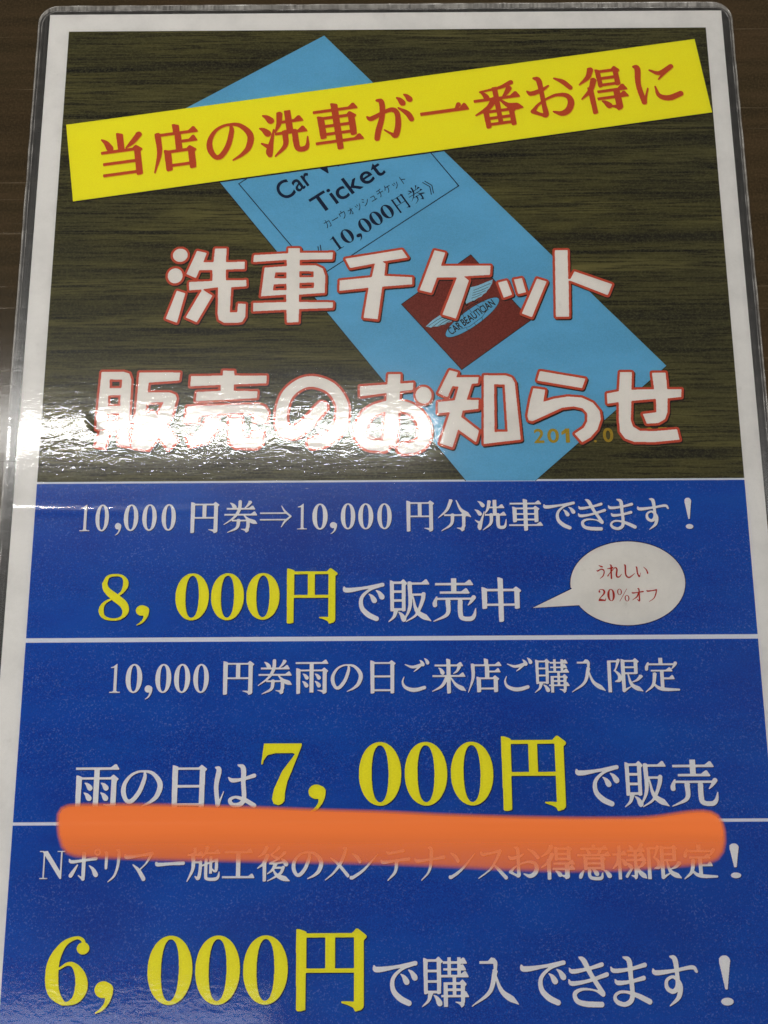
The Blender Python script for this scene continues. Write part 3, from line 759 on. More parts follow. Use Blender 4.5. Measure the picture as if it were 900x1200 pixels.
def ink(name, rgb, grain=0.10, mottle=0.0, speck=0.0, lift=(1, 1, 1)):
    """printed ink: base colour, fine toner grain, faint cloudy unevenness, pale pinholes"""
    m = Mat(name)
    base = s2l(rgb)
    g = m.noise(m.scaled(1, 1), 2600, 2, 0.6)
    dark = tuple(v * (1 - grain) for v in base[:3]) + (1,)
    light = tuple(min(v * (1 + grain) + grain * 0.03, 1) for v in base[:3]) + (1,)
    c = m.ramp(g, [(0.33, dark), (0.67, light)])
    if mottle:
        cl = m.noise(m.scaled(1, 2.2), 34, 5, 0.62)
        c = m.mix(m.grey(cl, 0.40, 0.72, 0.0, mottle), c, tuple(min(v * 1.25 + 0.02 * k, 1) for v, k in zip(base[:3], lift)) + (1,))
    if speck:
        s = m.noise(m.scaled(1, 1, loc=(3.1, 1.7, 0)), 1500, 2, 0.5)
        d = m.noise(m.scaled(1, 1.6), 60, 3, 0.6)
        f = m.math('MULTIPLY', m.grey(s, 0.60, 0.72, 0.0, speck), m.grey(d, 0.35, 0.65, 0.2, 1.0))
        c = m.mix(f, c, s2l((185, 200, 228)))
    m.principled(c, 0.65, 0.0)
    return m.m

def paper_white(name, rgb=(247, 243, 236)):
    m = Mat(name)
    a = m.noise(m.scaled(1, 1), 70, 6, 0.65)
    b = m.noise(m.scaled(1, 1), 1500, 2, 0.6)
    c = m.ramp(a, [(0.30, s2l([v * 0.95 for v in rgb])), (0.55, s2l(rgb))])
    c = m.mix(m.grey(b, 0.3, 0.7, 0.0, 0.10), c, s2l([v * 0.86 for v in rgb]))
    sm = m.noise(m.scaled(1, 1, loc=(7, 3, 0)), 150, 4, 0.7)
    c = m.mix(m.grey(sm, 0.64, 0.80, 0.0, 0.30), c, s2l((168, 160, 150)))
    m.principled(c, 0.7, 0.0)
    return m.m

# ------------------------------------------------------------------ mesh helpers
def link(o, parent=None):
    COL.objects.link(o)
    if parent is not None:
        o.parent = parent
    return o

def filled(name, loops, z, mat, parent, depth=0.0):
    """flat print: loops (mm) filled even-odd, lying at height z (mm); loops may be (list, dz) pairs"""
    groups = loops if loops and isinstance(loops[0], tuple) and isinstance(loops[0][0], list) else [(loops, 0.0)]
    V, F = [], []
    for lps, dz in groups:
        cu = bpy.data.curves.new('outline', 'CURVE')
        cu.dimensions = '2D'
        cu.fill_mode = 'BOTH'
        for lp in lps:
            if len(lp) < 3:
                continue
            sp = cu.splines.new('POLY')
            sp.points.add(len(lp) - 1)
            sp.points.foreach_set('co', [c for p in lp for c in (p[0], p[1], 0, 1)])
            sp.use_cyclic_u = True
        ob = bpy.data.objects.new('outline', cu)
        COL.objects.link(ob)
        me = ob.to_mesh()
        n0 = len(V)
        V += [(v.co.x * MM, v.co.y * MM, (z + dz) * MM) for v in me.vertices]
        for p in me.polygons:
            q = [n0 + i for i in p.vertices]
            F.append(q if p.normal.z >= 0 else q[::-1])
        ob.to_mesh_clear()
        bpy.data.objects.remove(ob)
        bpy.data.curves.remove(cu)
    me = bpy.data.meshes.new(name)
    me.from_pydata(V, [], F)
    me.materials.append(mat)
    me.update()
    return link(bpy.data.objects.new(name, me), parent)

def line_loops(key, dx=0.0, dy=0.0):
    out = []
    kind, text, places = LINES[key]
    for i, (ch, (ox, oy, xx, xy, yx, yy)) in enumerate(zip(text, places)):
        lp = [[(ox + u * xx + v * yx + dx, oy + u * xy + v * yy + dy) for u, v in l] for l in letter_loops(kind, ch)]
        out.append((lp, 0.0006 * (i % 2)))
    return out

def stroke(name, pts, w, z, mat, parent, closed=False):
    """thin printed line of width w (mm) along pts"""
    n = len(pts)
    V, F = [], []
    P = [Vector(p[:2]) for p in pts]
    for i in range(n):
        a = P[(i - 1) % n] if closed or i > 0 else P[i]
        b = P[(i + 1) % n] if closed or i < n - 1 else P[i]
        d0 = (P[i] - a).normalized() if (P[i] - a).length > 1e-6 else None
        d1 = (b - P[i]).normalized() if (b - P[i]).length > 1e-6 else None
        d = ((d0 or d1) + (d1 or d0))
        d = d.normalized() if d.length > 1e-6 else (d1 or d0)
        k = 1.0
        if d0 and d1:
            k = 1 / max(0.4, d.dot(d1))
        nrm = Vector((-d.y, d.x)) * w / 2 * k
        for s in (1, -1):
            q = P[i] + nrm * s
            V.append((q.x * MM, q.y * MM, z * MM))
    for i in range(n if closed else n - 1):
        j = (i + 1) % n
        F.append((2 * i, 2 * i + 1, 2 * j + 1, 2 * j))
    return V, F

def strokes(name, lines, z, mat, parent):
    V, F = [], []
    for k, (pts, w, closed) in enumerate(lines):
        v, f = stroke(name, pts, w, z + 0.0005 * (k % 3), mat, parent, closed)
        n0 = len(V)
        V += v
        F += [[n0 + i for i in q] for q in f]
    me = bpy.data.meshes.new(name)
    me.from_pydata(V, [], F)
    me.materials.append(mat)
    me.update()
    return link(bpy.data.objects.new(name, me), parent)

def rounded(x0, x1, y0, y1, r, n=10):
    out = []
    for cx, cy, a0 in ((x1 - r, y1 - r, 0), (x0 + r, y1 - r, 90), (x0 + r, y0 + r, 180), (x1 - r, y0 + r, 270)):
        for k in range(n + 1):
            a = math.radians(a0 + 90 * k / n)
            out.append((cx + r * math.cos(a), cy + r * math.sin(a)))
    return out

def slab(name, outline, z0, z1, mat, parent, holes=None, bevel=0.0):
    bm = bmesh.new()
    lo = [bm.verts.new((x * MM, y * MM, z0 * MM)) for x, y in outline]
    hi = [bm.verts.new((x * MM, y * MM, z1 * MM)) for x, y in outline]
    n = len(lo)
    bm.faces.new(hi)
    bm.faces.new(lo[::-1])
    for i in range(n):
        bm.faces.new((lo[i], lo[(i + 1) % n], hi[(i + 1) % n], hi[i]))
    me = bpy.data.meshes.new(name)
    bm.normal_update()
    bm.to_mesh(me)
    bm.free()
    me.materials.append(mat)
    return link(bpy.data.objects.new(name, me), parent)

def box_loop(x0, x1, y0, y1):
    return [(x0, y0), (x1, y0), (x1, y1), (x0, y1)]

# ------------------------------------------------------------------ table (the setting)
def table_material():
    m = Mat('dark_stained_table')
    gr = m.noise(m.scaled(22, 260), 1, 7, 0.62, 0.4)
    c = m.ramp(gr, [(0.28, s2l((14, 9, 2))), (0.50, s2l((20, 14, 4))), (0.74, s2l((27, 19, 8)))])
    red = m.noise(m.scaled(1, 1.5), 16, 4, 0.6)
    c = m.mix(m.grey(red, 0.45, 0.75, 0, 0.35), c, s2l((34, 21, 10)))
    fine = m.noise(m.scaled(1, 1), 1700, 3, 0.7)
    c = m.mix(m.grey(fine, 0.45, 0.75, 0, 0.5), c, s2l((44, 34, 20)))
    # old scratches in the varnish
    def scratch(rot, sc, seed, lo, hi):
        return m.grey(m.noise(m.scaled(14, sc, 1, rot, (seed, seed, 0)), 1, 2, 0.5), lo, hi)
    s = m.math('MAXIMUM', scratch(0.9, 1500, 3, 0.70, 0.78), scratch(-1.1, 1300, 9, 0.70, 0.78))
    s = m.math('MAXIMUM', s, scratch(0.15, 1700, 5, 0.71, 0.79))
    c = m.mix(m.math('MULTIPLY', s, 0.22), c, s2l((110, 98, 80)))
    h = m.math('ADD', m.math('MULTIPLY', fine, 0.6), m.math('MULTIPLY', s, -0.5))
    h = m.math('ADD', h, m.math('MULTIPLY', gr, 0.6))
    m.principled(c, 0.15, 0.38, m.bump(h, 0.35, 0.00006))
    return m.m

me = bpy.data.meshes.new('table_top')
bm = bmesh.new()
bmesh.ops.create_cube(bm, size=1, matrix=Matrix.Translation((0.05, -0.15, -0.015)) @ Matrix.Diagonal((1.3, 0.8, 0.03, 1)))
bmesh.ops.bevel(bm, geom=bm.edges[:], offset=0.004, segments=3, affect='EDGES')
bm.to_mesh(me)
bm.free()
me.materials.append(table_material())
table = link(bpy.data.objects.new('table_top', me))
table['kind'] = 'structure'
table['label'] = 'dark brown stained wooden table top with fine scratches under the poster'

# ------------------------------------------------------------------ the poster
poster = bpy.data.objects.new('laminated_poster', None)
COL.objects.link(poster)
poster['label'] = 'laminated poster with blue price panels below a ticket photo, lying on the dark table'
poster['category'] = 'poster'

_cache = {}

def letter_loops(kind, ch):
    if kind == 'mixed':
        kind = 'light' if ch in '円券' else ('plain' if ch in '《》' else 'brush')
    if (kind, ch) not in _cache:
        if kind == 'plain':
            v = plain_outline(ch)
        elif kind == 'bold':
            v = heavier_plain(ch, 2.9 if ch in 'CarWshTicket' else 4.6)
        elif ch in '01786,2%N':
            v = outline(write_numeral(ch))
        elif kind == 'light':
            v = outline(write_letter(STROKES[ch], 8, 3.4))
        elif kind == 'heavy':
            v = outline(write_letter(STROKES[ch], 11.3, 4.6), 2.3)
        else:
            v = outline(write_letter(STROKES[ch]), 0.9 if ch in '購様' else 1.4)
        _cache[(kind, ch)] = v
    return _cache[(kind, ch)]

def heading_loops(piece, grow=0.0, sigma=1.1):
    polys, holes, dots, paths = piece
    pts = [p for P in polys for p in P] + [(x + s * a, y + s * b) for x, y, a, b in dots for s in (-1, 1)] + [(x + s * w / 2, y + s * w / 2) for P in paths for x, y, w in P for s in (-1, 1)]
    x0, y0 = min(p[0] for p in pts) - 3, min(p[1] for p in pts) - 3
    x1, y1 = max(p[0] for p in pts) + 3, max(p[1] for p in pts) + 3
    R = 12.0
    jj, ii = np.mgrid[0:int((y1 - y0) * R), 0:int((x1 - x0) * R)]
    X, Y = x0 + (ii + .5) / R, y0 + (jj + .5) / R
    m = np.zeros(X.shape, bool)
    for P in polys:
        fill_poly(m, P, X, Y)
    for x, y, a, b in dots:
        m |= ((X - x) / a) ** 2 + ((Y - y) / b) ** 2 <= 1
    for P in paths:
        for x, y, w in curve_through(P):
            dab(m, x, y, w, X, Y)
    for P in holes:
        m &= ~fill_poly(None, P, X, Y)
    if grow:
        F = np.clip(.5 - (distance_to(m, grow * R + 4) - grow * R) / 2.5, 0, 1)
    else:
        F = m.astype(float)
    out = []
    for l in trace(soften(F, sigma)):
        q = thin_out(l, 0.30)
        a = abs(np.sum(q[:, 0] * np.roll(q[:, 1], -1) - q[:, 1] * np.roll(q[:, 0], -1))) / 2
        if a > 14:
            out.append([(x0 + (x + .5) / R, y0 + (y + .5) / R) for x, y in q])
    return out
PX0, PX1, PY0, PY1 = -105.9, 104.8, -291.0, 6.1          # paper edges
LX0, LX1, LY0, LY1 = -109.3, 107.9, -295.5, 9.2          # back sheet of the pouch

M_PAPER = paper_white('plain_paper', (242, 239, 235))
M_WHITE = ink('white_print', (244, 242, 240), 0.04)
M_WHITE2 = paper_white('white_heading_print', (246, 241, 234))
M_RED_BANNER = ink('orange_red_print', (206, 84, 44), 0.07)
M_RED_EDGE = ink('red_outline_print', (208, 84, 56), 0.10)
M_CRIMSON = ink('crimson_print', (176, 44, 30), 0.08)
M_YELLOW = ink('yellow_banner_print', (255, 244, 34), 0.035, 0.25)
M_LEMON = ink('lemon_print', (250, 242, 40), 0.04)
M_NAVY = ink('navy_print', (14, 32, 62), 0.1)
M_SHADOW = ink('dark_blue_print', (8, 26, 84), 0.1)
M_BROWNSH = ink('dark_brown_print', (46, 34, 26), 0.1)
M_SKY = ink('sky_blue_card_print', (106, 180, 216), 0.07, 0.5, 0.10)
M_WING = ink('pale_blue_print', (160, 210, 230), 0.08)
M_MAROON = ink('maroon_print', (130, 52, 38), 0.22)
M_STAMP = ink('ochre_print', (184, 152, 40), 0.12)

def blue_ink():
    m = Mat('blue_panel_print')
    g = m.noise(m.scaled(1, 1), 2900, 2, 0.6)
    c = m.ramp(g, [(0.30, s2l((0, 54, 150))), (0.52, s2l((0, 70, 176))), (0.72, s2l((0, 98, 202)))])
    cl = m.noise(m.scaled(1, 2.6), 22, 5, 0.6)
    c = m.mix(m.grey(cl, 0.40, 0.66, 0, 0.80), c, s2l((0, 90, 190)))
    band = m.noise(m.scaled(0.8, 95), 1, 3, 0.55)
    c = m.mix(m.grey(band, 0.42, 0.72, 0, 0.35), c, s2l((8, 66, 178)))
    d = m.noise(m.scaled(1, 1, loc=(2, 9, 0)), 14, 4, 0.6)
    c = m.mix(m.grey(d, 0.48, 0.70, 0, 0.5), c, s2l((2, 46, 150)))
    s = m.noise(m.scaled(1, 1, loc=(3.1, 1.7, 0)), 2100, 2, 0.6)
    dn = m.noise(m.scaled(1, 1.6), 40, 3, 0.6)
    f = m.math('MULTIPLY', m.grey(s, 0.56, 0.78, 0, 0.48), m.grey(dn, 0.36, 0.66, 0.10, 1.0))
    c = m.mix(f, c, s2l((150, 178, 226)))
    m.principled(c, 0.65, 0.0)
    return m.m
M_BLUE = blue_ink()

def wood_photo():
    m = Mat('printed_wood_photo')
    broad = m.noise(m.scaled(9, 170, 1, -0.012), 1, 5, 0.6, 0.3)
    c = m.ramp(broad, [(0.32, s2l((36, 31, 14))), (0.44, s2l((74, 69, 32))), (0.56, s2l((98, 92, 46))), (0.72, s2l((124, 116, 64)))])
    tone = m.noise(m.scaled(1, 2), 13, 3, 0.5)
    c = m.mix(m.grey(tone, 0.40, 0.65, 0, 0.6), c, s2l((56, 54, 34)))
    st = m.noise(m.scaled(55, 1500, 1, -0.015), 1, 4, 0.75, 0.15)
    c = m.mix(m.grey(st, 0.48, 0.60, 0, 0.82), c, s2l((24, 18, 6)))
    st2 = m.noise(m.scaled(12, 420, 1, 0.012, (5, 2, 0)), 1, 5, 0.7, 0.4)
    c = m.mix(m.grey(st2, 0.55, 0.62, 0, 0.85), c, s2l((14, 11, 4)))
    g = m.noise(m.scaled(1, 1.3), 1500, 3, 0.7)
    c = m.mix(m.grey(g, 0.45, 0.8, 0, 0.42), c, s2l((128, 124, 74)))
    # blotches where the toner thinned
    m.principled(c, 0.65, 0.0)
    return m.m
M_WOOD = wood_photo()

# back sheet of the pouch, paper
def pouch_margin_material():
    m = Mat('cloudy_pouch_plastic')
    a = m.noise(m.scaled(1500, 25), 1, 3, 0.6)
    b = m.noise(m.scaled(1, 1), 300, 4, 0.6)
    f = m.math('ADD', m.grey(a, 0.35, 0.7, 0.06, 0.20), m.grey(b, 0.45, 0.75, 0.0, 0.12))
    tr = m.n('ShaderNodeBsdfTransparent')
    tr.inputs[0].default_value = (0.95, 0.95, 0.95, 1)
    df = m.n('ShaderNodeBsdfDiffuse')
    df.inputs[0].default_value = (0.34, 0.32, 0.29, 1)
    mx = m.n('ShaderNodeMixShader')
    m.l(f, mx.inputs[0]); m.l(tr.outputs[0], mx.inputs[1]); m.l(df.outputs[0], mx.inputs[2])
    gl = m.n('ShaderNodeBsdfGlossy')
    gl.inputs['Roughness'].default_value = 0.22
    fr = m.n('ShaderNodeFresnel'); fr.inputs[0].default_value = 1.5
    bp = m.bump(m.math('ADD', a, b), 0.6, 0.00018)
    m.l(bp, gl.inputs['Normal']); m.l(bp, fr.inputs['Normal'])
    m2 = m.n('ShaderNodeMixShader')
    m.l(fr.outputs[0], m2.inputs[0]); m.l(mx.outputs[0], m2.inputs[1]); m.l(gl.outputs[0], m2.inputs[2])
    m.l(m2.outputs[0], m.out.inputs['Surface'])
    return m.m
M_MARGIN = pouch_margin_material()

def clear_film_material():
    m = Mat('clear_glossy_film')
    # cockled surface: long shallow ripples, orange peel and hair-fine scratches
    r1 = m.noise(m.scaled(210, 430), 1, 2, 0.5, 0.8)
    r2 = m.noise(m.scaled(560, 900), 1, 1, 0.5, 0.6)
    fine = m.noise(m.scaled(1, 1), 1600, 2, 0.6)
    h = m.math('ADD', m.math('MULTIPLY', r1, 1.0), m.math('MULTIPLY', r2, 0.75))
    h = m.math('ADD', h, m.math('MULTIPLY', fine, 0.02))
    bp = m.bump(h, 1.0, 0.000021)
    tr = m.n('ShaderNodeBsdfTransparent')
    sharp = m.n('ShaderNodeBsdfGlossy'); sharp.inputs['Roughness'].default_value = 0.085
    haze = m.n('ShaderNodeBsdfGlossy'); haze.inputs['Roughness'].default_value = 0.28
    gm = m.n('ShaderNodeMixShader'); gm.inputs[0].default_value = 0.17
    m.l(bp, sharp.inputs['Normal'])
    m.l(sharp.outputs[0], gm.inputs[1]); m.l(haze.outputs[0], gm.inputs[2])
    fr = m.n('ShaderNodeFresnel'); fr.inputs[0].default_value = 1.57
    m.l(bp, fr.inputs['Normal'])
    mx = m.n('ShaderNodeMixShader')
    m.l(fr.outputs[0], mx.inputs[0]); m.l(tr.outputs[0], mx.inputs[1]); m.l(gm.outputs[0], mx.inputs[2])
    m.l(mx.outputs[0], m.out.inputs['Surface'])
    return m.m
M_FILM = clear_film_material()

def rim_material():
    m = Mat('pouch_rim_plastic')
    a = m.noise(m.scaled(1, 1), 150, 3, 0.5)
    c = m.ramp(a, [(0.35, (0.14, 0.13, 0.12)), (0.75, (0.26, 0.25, 0.23))])
    tr = m.n('ShaderNodeBsdfTransparent')
    pr = m.n('ShaderNodeBsdfPrincipled')
    m.l(c, pr.inputs['Base Color']); pr.inputs['Roughness'].default_value = 0.18
    mx = m.n('ShaderNodeMixShader')
    m.l(m.grey(a, 0.40, 0.75, 0.12, 0.40), mx.inputs[0])
    m.l(tr.outputs[0], mx.inputs[1]); m.l(pr.outputs[0], mx.inputs[2])
    m.l(mx.outputs[0], m.out.inputs['Surface'])
    return m.m
M_RIM = rim_material()

pouch = bpy.data.objects.new('laminate_pouch', None)
link(pouch, poster)
pouch['label'] = 'clear plastic laminating pouch with a cloudy sealed margin'

# cloudy margin: a ring between the paper and the pouch outline
filled('sealed_margin', [rounded(LX0, LX1, LY0, LY1, 6.0), box_loop(PX0 - .05, PX1 + .05, PY0 - .05, PY1 + .05)[::-1]], 0.14, M_MARGIN, pouch)
slab('paper_sheet', box_loop(PX0, PX1, PY0, PY1), 0.10, 0.22, M_PAPER, poster)

def film_z(x, y):
    """height (mm) of the top film: gentle cockling, one crease across the left edge, a dent by the reflection"""
    z = 0.56
    z += 0.020 * mnoise.noise(Vector((x / 21, y / 13, 3.1)))
    z += 0.0055 * mnoise.noise(Vector((x / 7.5, y / 4.2, 8.4)))
    # crease running in from the left edge, fading towards the middle
    t = (x + 109) / 85
    if 0 <= t <= 1:
        yc = -151.6 - 1.1 * math.sin(t * 3.0) + 0.8 * t
        a = 0.075 * (1 - t) ** 1.3 + 0.015 * (1 - t)
        z += a * math.exp(-((y - yc) / 1.15) ** 2)
    # short curved kink beside the reflection
    dx, dy = x + 86.0, y + 125.0
    r = math.hypot(dx - 6.5, dy + 1.0 - 4.0)
    if dx < 4.5 and dy < 4.0:
        z += 0.16 * math.exp(-((r - 7.6) / 0.6) ** 2) * max(0, 1 - abs(math.atan2(dy - 3.0, dx - 6.5) + 2.35) / 0.85)
    # nicks where the margin was bent
    for nx, ny in ((-107.3, -52.5), (106.6, -56.0), (106.4, -61.0)):
        d = math.hypot((x - nx) / 3.2, (y - ny) / 0.8)
        z += 0.09 * math.exp(-d * d)
    return z

def film_mesh():
    x0, x1, y0, y1, r = LX0 + 0.35, LX1 - 0.35, LY0 + 0.5, LY1 - 1.6, 5.0
    nx, ny = 400, 600
    V = []
    for j in range(ny + 1):
        y = y0 + (y1 - y0) * j / ny
        e = min(y - y0, y1 - y)
        inset = r - math.sqrt(max(r * r - (r - e) ** 2, 0)) if e < r else 0
        for i in range(nx + 1):
            x = x0 + inset + (x1 - x0 - 2 * inset) * i / nx
            edge = min(x - x0 - inset, x1 - inset - x, e)
            z = film_z(x, y)
            k = min(1, max(0, edge / 4.0))
            z = 0.20 + (z - 0.20) * (k * k * (3 - 2 * k))
            V.append((x * MM, y * MM, z * MM))
    F = [(j * (nx + 1) + i, j * (nx + 1) + i + 1, (j + 1) * (nx + 1) + i + 1, (j + 1) * (nx + 1) + i) for j in range(ny) for i in range(nx)]
    me = bpy.data.meshes.new('clear_film')
    me.from_pydata(V, [], F)
    me.polygons.foreach_set('use_smooth', [True] * len(F))
    me.materials.append(M_FILM)
    me.update()
    return me
link(bpy.data.objects.new('clear_film', film_mesh()), pouch)

def rim(name, outline, z, w, h):
    """low bead that follows a sheet edge, slightly uneven"""
    bm = bmesh.new()
    P = []
    n = len(outline)
    for i in range(n):
        a, b = Vector(outline[i]), Vector(outline[(i + 1) % n])
        k = max(1, int((b - a).length / 1.5))
        P += [a + (b - a) * t / k for t in range(k)]
    rings = []
    m = len(P)
    for i, p in enumerate(P):
        d = (P[(i + 1) % m] - P[i - 1]).normalized()
        nr = Vector((d.y, -d.x))
        ww = w * (0.75 + 0.6 * mnoise.noise(Vector((p.x / 6, p.y / 6, 1))))
        q = p + nr * 0.10 * mnoise.noise(Vector((p.x / 11, p.y / 11, 5)))
        rings.append([bm.verts.new(((q.x + nr.x * a * ww) * MM, (q.y + nr.y * a * ww) * MM, (z + b * h) * MM)) for a, b in ((-.5, 0), (-.3, .8), (.1, 1), (.5, .55), (.55, 0))])
    for i in range(m):
        A, B = rings[i], rings[(i + 1) % m]
        for k in range(4):
            bm.faces.new((A[k], A[k + 1], B[k + 1], B[k]))
    bmesh.ops.recalc_face_normals(bm, faces=bm.faces[:])
    me = bpy.data.meshes.new(name)
    bm.to_mesh(me)
    bm.free()
    me.materials.append(M_RIM)
    for p in me.polygons:
        p.use_smooth = True
    return link(bpy.data.objects.new(name, me), pouch)
rim('pouch_edge', rounded(LX0, LX1, LY0, LY1, 6.0), 0.02, 0.38, 0.30)
rim('pouch_edge', rounded(LX0 + 1.1, LX1 - 0.9, LY0 + 0.6, LY1 - 1.9, 5.0), 0.16, 0.26, 0.22)

# ---- photo with the ticket
X0, X1 = -99.6, 99.5
photo = filled('wood_photo_print', [box_loop(X0, X1, -143.8, 0.05)], 0.24, M_WOOD, poster)
photo['label'] = 'printed photo of olive brown wood grain'

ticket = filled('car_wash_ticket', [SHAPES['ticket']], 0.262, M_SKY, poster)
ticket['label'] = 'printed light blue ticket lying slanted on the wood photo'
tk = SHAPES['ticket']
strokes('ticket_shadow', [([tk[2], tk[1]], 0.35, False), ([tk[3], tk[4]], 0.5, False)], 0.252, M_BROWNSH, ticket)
strokes('ticket_border', [(SHAPES['border'], 0.30, True)], 0.272, M_NAVY, ticket)
for key in ('car', 'wash', 'ticket', 'katakana', 'amount'):
    o = filled('ticket_lettering', line_loops(key), 0.276, M_NAVY, ticket)
    o['label'] = {'car': 'word Car', 'wash': 'word Wash, half under the banner', 'ticket': 'word Ticket', 'katakana': 'small katakana line', 'amount': 'amount in heavy brackets'}[key]
sq = SHAPES['square']
emblem = filled('maroon_square', [sq], 0.280, M_MAROON, ticket)
strokes('square_edge', [(sq, 0.22, True)], 0.284, M_BROWNSH, ticket)
filled('wing', [SHAPES['wingr']], 0.288, M_WING, ticket)
filled('wing', [SHAPES['wingl']], 0.288, M_WING, ticket)
filled('oval_plate', [SHAPES['oval']], 0.292, M_SKY, ticket)

def emb(x, y):
    """emblem drawing units -> page mm"""
    return (EO[0] + (x - 467) * EX[0] + (y - 412) * EY[0], EO[1] + (x - 467) * EX[1] + (y - 412) * EY[1])
ov = SHAPES['oval']
EO = (sum(p[0] for p in ov) / len(ov), sum(p[1] for p in ov) / len(ov))
EX = (0.05220, 0.0)
EY = (0.0004, -0.0556)
lines = []
for f in (((478, 262), (530, 241), (576, 222)), ((474, 276), (525, 259), (562, 243)), ((470, 290), (515, 276), (546, 263)), ((465, 305), (495, 296), (522, 284)),
          ((330, 396), (270, 425), (215, 462)), ((335, 408), (285, 432), (240, 466)), ((340, 420), (300, 440), (268, 465)), ((345, 430), (322, 442), (298, 456))):
    lines.append(([emb(*p) for p in f], 0.13, False))     # feathers
for t in (-0.5, 0.0, 0.5):                            # globe meridians
    lines.append(([emb(467 + t * 70 - 22, 412 - t * 50 - 52), emb(467 + t * 90, 412 - t * 64 - 24)], 0.13, False))
    lines.append(([emb(467 + t * 90 + 8, 412 - t * 64 + 30), emb(467 + t * 70 + 22, 412 - t * 50 + 50)], 0.13, False))
lines.append(([emb(400, 395), emb(440, 358), emb(490, 330), emb(540, 322)], 0.16, False))
lines.append(([emb(395, 478), emb(450, 462), emb(520, 412), emb(550, 372)], 0.13, False))
for a in ((468, 322, 492, 316), (486, 330, 500, 322), (410, 345, 418, 338), (426, 340, 430, 328), (432, 346, 446, 336)):
    lines.append(([emb(a[0], a[1]), emb((a[0] + a[2]) / 2 + 3, (a[1] + a[3]) / 2 + 3), emb(a[2], a[3])], 0.34, False))
strokes('feather_lines', lines, 0.296, M_BROWNSH, ticket)
strokes('oval_edge', [(ov, 0.14, True)], 0.300, M_BROWNSH, ticket)
o = filled('emblem_lettering', line_loops('emblem'), 0.304, M_BROWNSH, ticket)

o = filled('date_stamp', line_loops('date'), 0.310, M_STAMP, photo)

# ---- banner
bn = SHAPES['banner']
banner = filled('yellow_banner', [bn], 0.325, M_YELLOW, poster)
strokes('banner_shadow', [([(p[0] + 0.1, p[1] - 0.2) for p in (bn[3], bn[2])], 0.5, False)], 0.318, M_BROWNSH, banner)
filled('banner_lettering', line_loops('banner'), 0.337, M_RED_BANNER, banner)
M_AMBER = ink('amber_print', (232, 196, 26), 0.05)
filled('lettering_shadow', line_loops('banner', 0.16, -0.20), 0.331, M_AMBER, banner)

# ---- big white heading with red outline
heading = filled('heading_lettering', [(heading_loops(h), 0.0) for h in HEADING], 0.42, M_WHITE2, poster)
heading['label'] = 'chunky white two line heading with red outline'
reds = [(heading_loops(h, 0.74, 0.8), 0.004 * i) for i, h in enumerate(HEADING)]
filled('letter_outline', reds, 0.365, M_RED_EDGE, heading)
filled('letter_shadow', [([[(x + 0.30, y - 0.38) for x, y in l] for l in g], d * 0.2) for g, d in reds], 0.348, M_BROWNSH, heading)

# ---- blue panels, ruled lines, lettering
def lettering(parent, key, mat, name, shadow=M_SHADOW, sh=(0.16, -0.18)):
    o = filled(name, line_loops(key), 0.300, mat, parent)
    if shadow:
        filled('lettering_shadow', line_loops(key, *sh), 0.290, shadow, parent)
    return o
M_RULE = ink('white_rule_print', (236, 238, 244), 0.03)
panels = []
for (ya, yb, lab) in ((-144.35, -187.2, 'first blue price panel, below the photo'), (-188.4, -234.8, 'second blue price panel, between two white lines'), (-235.6, -285.0, 'third blue price panel, nearest the lower edge')):
    p = filled('blue_panel', [box_loop(X0, X1, yb, ya)], 0.25, M_BLUE, poster)
    p['label'] = lab
    panels.append(p)
for ya, yb in ((-144.35, -143.8), (-188.4, -187.2), (-235.6, -234.8)):
    filled('white_rule', [box_loop(X0, X1, ya, yb)], 0.25, M_RULE, poster)
EDGE = (0.24, -0.26)
lettering(panels[0], 'face_value', M_WHITE, 'white_lettering')
lettering(panels[0], 'first_price', M_LEMON, 'yellow_price_lettering', M_SHADOW, EDGE)
lettering(panels[0], 'first_price_words', M_WHITE, 'white_lettering')
lettering(panels[1], 'rainy_day', M_WHITE, 'white_lettering')
lettering(panels[1], 'rainy_day_words', M_WHITE, 'white_lettering')
lettering(panels[1], 'second_price', M_LEMON, 'yellow_price_lettering', M_SHADOW, EDGE)
lettering(panels[1], 'second_price_words', M_WHITE, 'white_lettering')
lettering(panels[2], 'regulars', M_WHITE, 'white_lettering')
lettering(panels[2], 'third_price', M_LEMON, 'yellow_price_lettering', M_SHADOW, EDGE)
lettering(panels[2], 'third_price_words', M_WHITE, 'white_lettering')
bubble = filled('speech_bubble', [SHAPES['bubble']], 0.310, paper_white('bubble_white', (238, 234, 228)), poster)
strokes('bubble_edge', [(SHAPES['bubble'], 0.5, True)], 0.304, M_SHADOW, bubble)
filled('bubble_lettering', line_loops('bubble'), 0.320, M_CRIMSON, bubble)

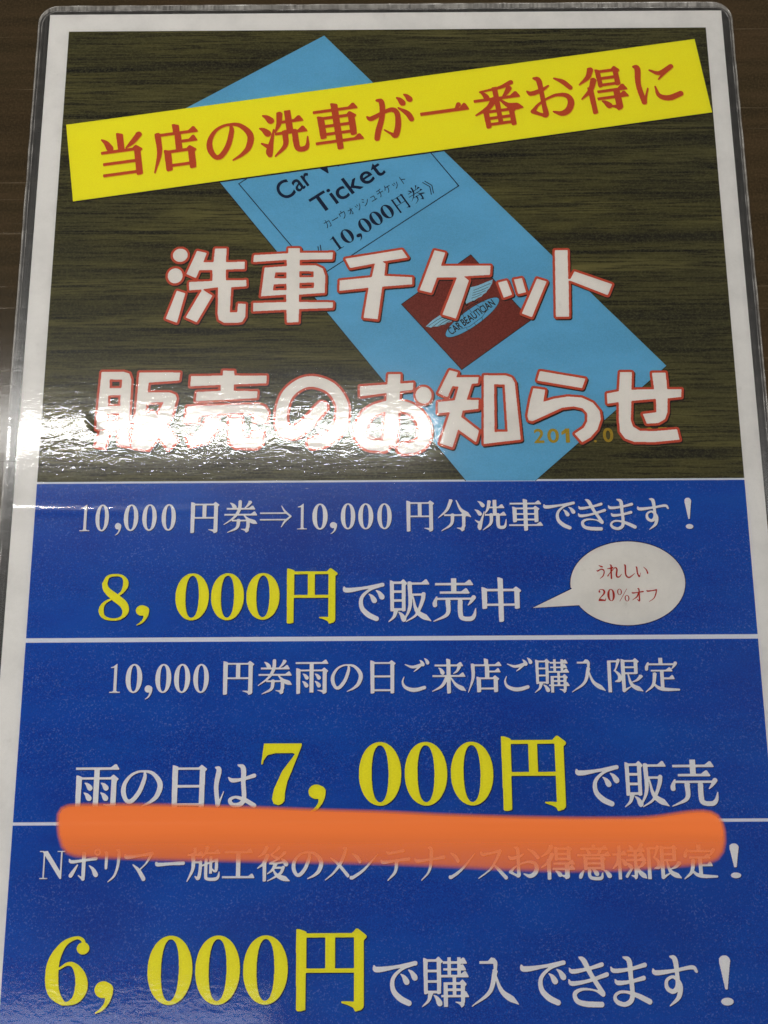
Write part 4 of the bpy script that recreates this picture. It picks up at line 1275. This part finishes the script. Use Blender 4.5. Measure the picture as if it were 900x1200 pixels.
# ---- broad orange marker stroke, a digital overlay built as a thin sheet over the film
def markup():
    m = Mat('orange_markup_overlay')
    at = m.n('ShaderNodeAttribute', attribute_name='markup_cover')
    nz = m.noise(m.scaled(8, 120), 1, 4, 0.6)
    c = m.ramp(nz, [(0.3, s2l((126, 61, 26))), (0.7, s2l((131, 64, 29)))])
    g = m.noise(m.scaled(1, 1), 1500, 2, 0.6)
    c = m.mix(m.grey(g, 0.4, 0.7, 0, 0.12), c, s2l((132, 62, 28)))
    df = m.n('ShaderNodeBsdfDiffuse'); m.l(c, df.inputs[0])
    tr = m.n('ShaderNodeBsdfTransparent')
    mx = m.n('ShaderNodeMixShader')
    sp = m.n('ShaderNodeSeparateXYZ'); m.l(m.co, sp.inputs[0])
    thin = m.grey(sp.outputs[1], -0.2465, -0.2375, 0.66, 1.0)      # cover thins towards the lower edge
    m.l(m.math('MULTIPLY', at.outputs['Fac'], thin), mx.inputs[0]); m.l(tr.outputs[0], mx.inputs[1]); m.l(df.outputs[0], mx.inputs[2])
    m.l(mx.outputs[0], m.out.inputs['Surface'])
    pts = [Vector(p) for p in SHAPES['markup']]
    # resample and grow three rings: outside edge (thin cover), just inside, body
    n = len(pts)
    R = []
    for i in range(n):
        a, b = pts[i], pts[(i + 1) % n]
        k = max(1, int((b - a).length / 2.0))
        R += [a + (b - a) * t / k for t in range(k)]
    n = len(R)
    for _ in range(3):
        R = [(R[i - 1] + R[i] * 2 + R[(i + 1) % n]) / 4 for i in range(n)]
    cen = sum(R, Vector((0, 0))) / n
    area2 = sum(R[i].x * R[(i + 1) % n].y - R[(i + 1) % n].x * R[i].y for i in range(n))
    s = 1 if area2 > 0 else -1
    V, dens, F = [], [], []
    offs = ((0.50, 0.0), (-0.15, 0.50), (-0.65, 0.82), (-1.1, 0.88))
    for off, dn in offs:
        for i in range(n):
            d = (R[(i + 1) % n] - R[i - 1]).normalized()
            nr = Vector((d.y, -d.x)) * s
            p = R[i] + nr * off
            V.append((p.x * MM, p.y * MM, 0.70 * MM)); dens.append(dn)
    for k in range(len(offs) - 1):
        for i in range(n):
            j = (i + 1) % n
            F.append((k * n + i, k * n + j, (k + 1) * n + j, (k + 1) * n + i))
    F.append([(len(offs) - 1) * n + i for i in range(n)])
    me = bpy.data.meshes.new('orange_markup_stroke')
    me.from_pydata(V, [], F)
    a = me.attributes.new('markup_cover', 'FLOAT', 'POINT')
    a.data.foreach_set('value', dens)
    me.materials.append(m.m)
    me.update()
    o = link(bpy.data.objects.new('orange_markup_stroke', me), poster)
    o['label'] = 'broad orange marker stroke added digitally under the 7,000 yen line'
markup()
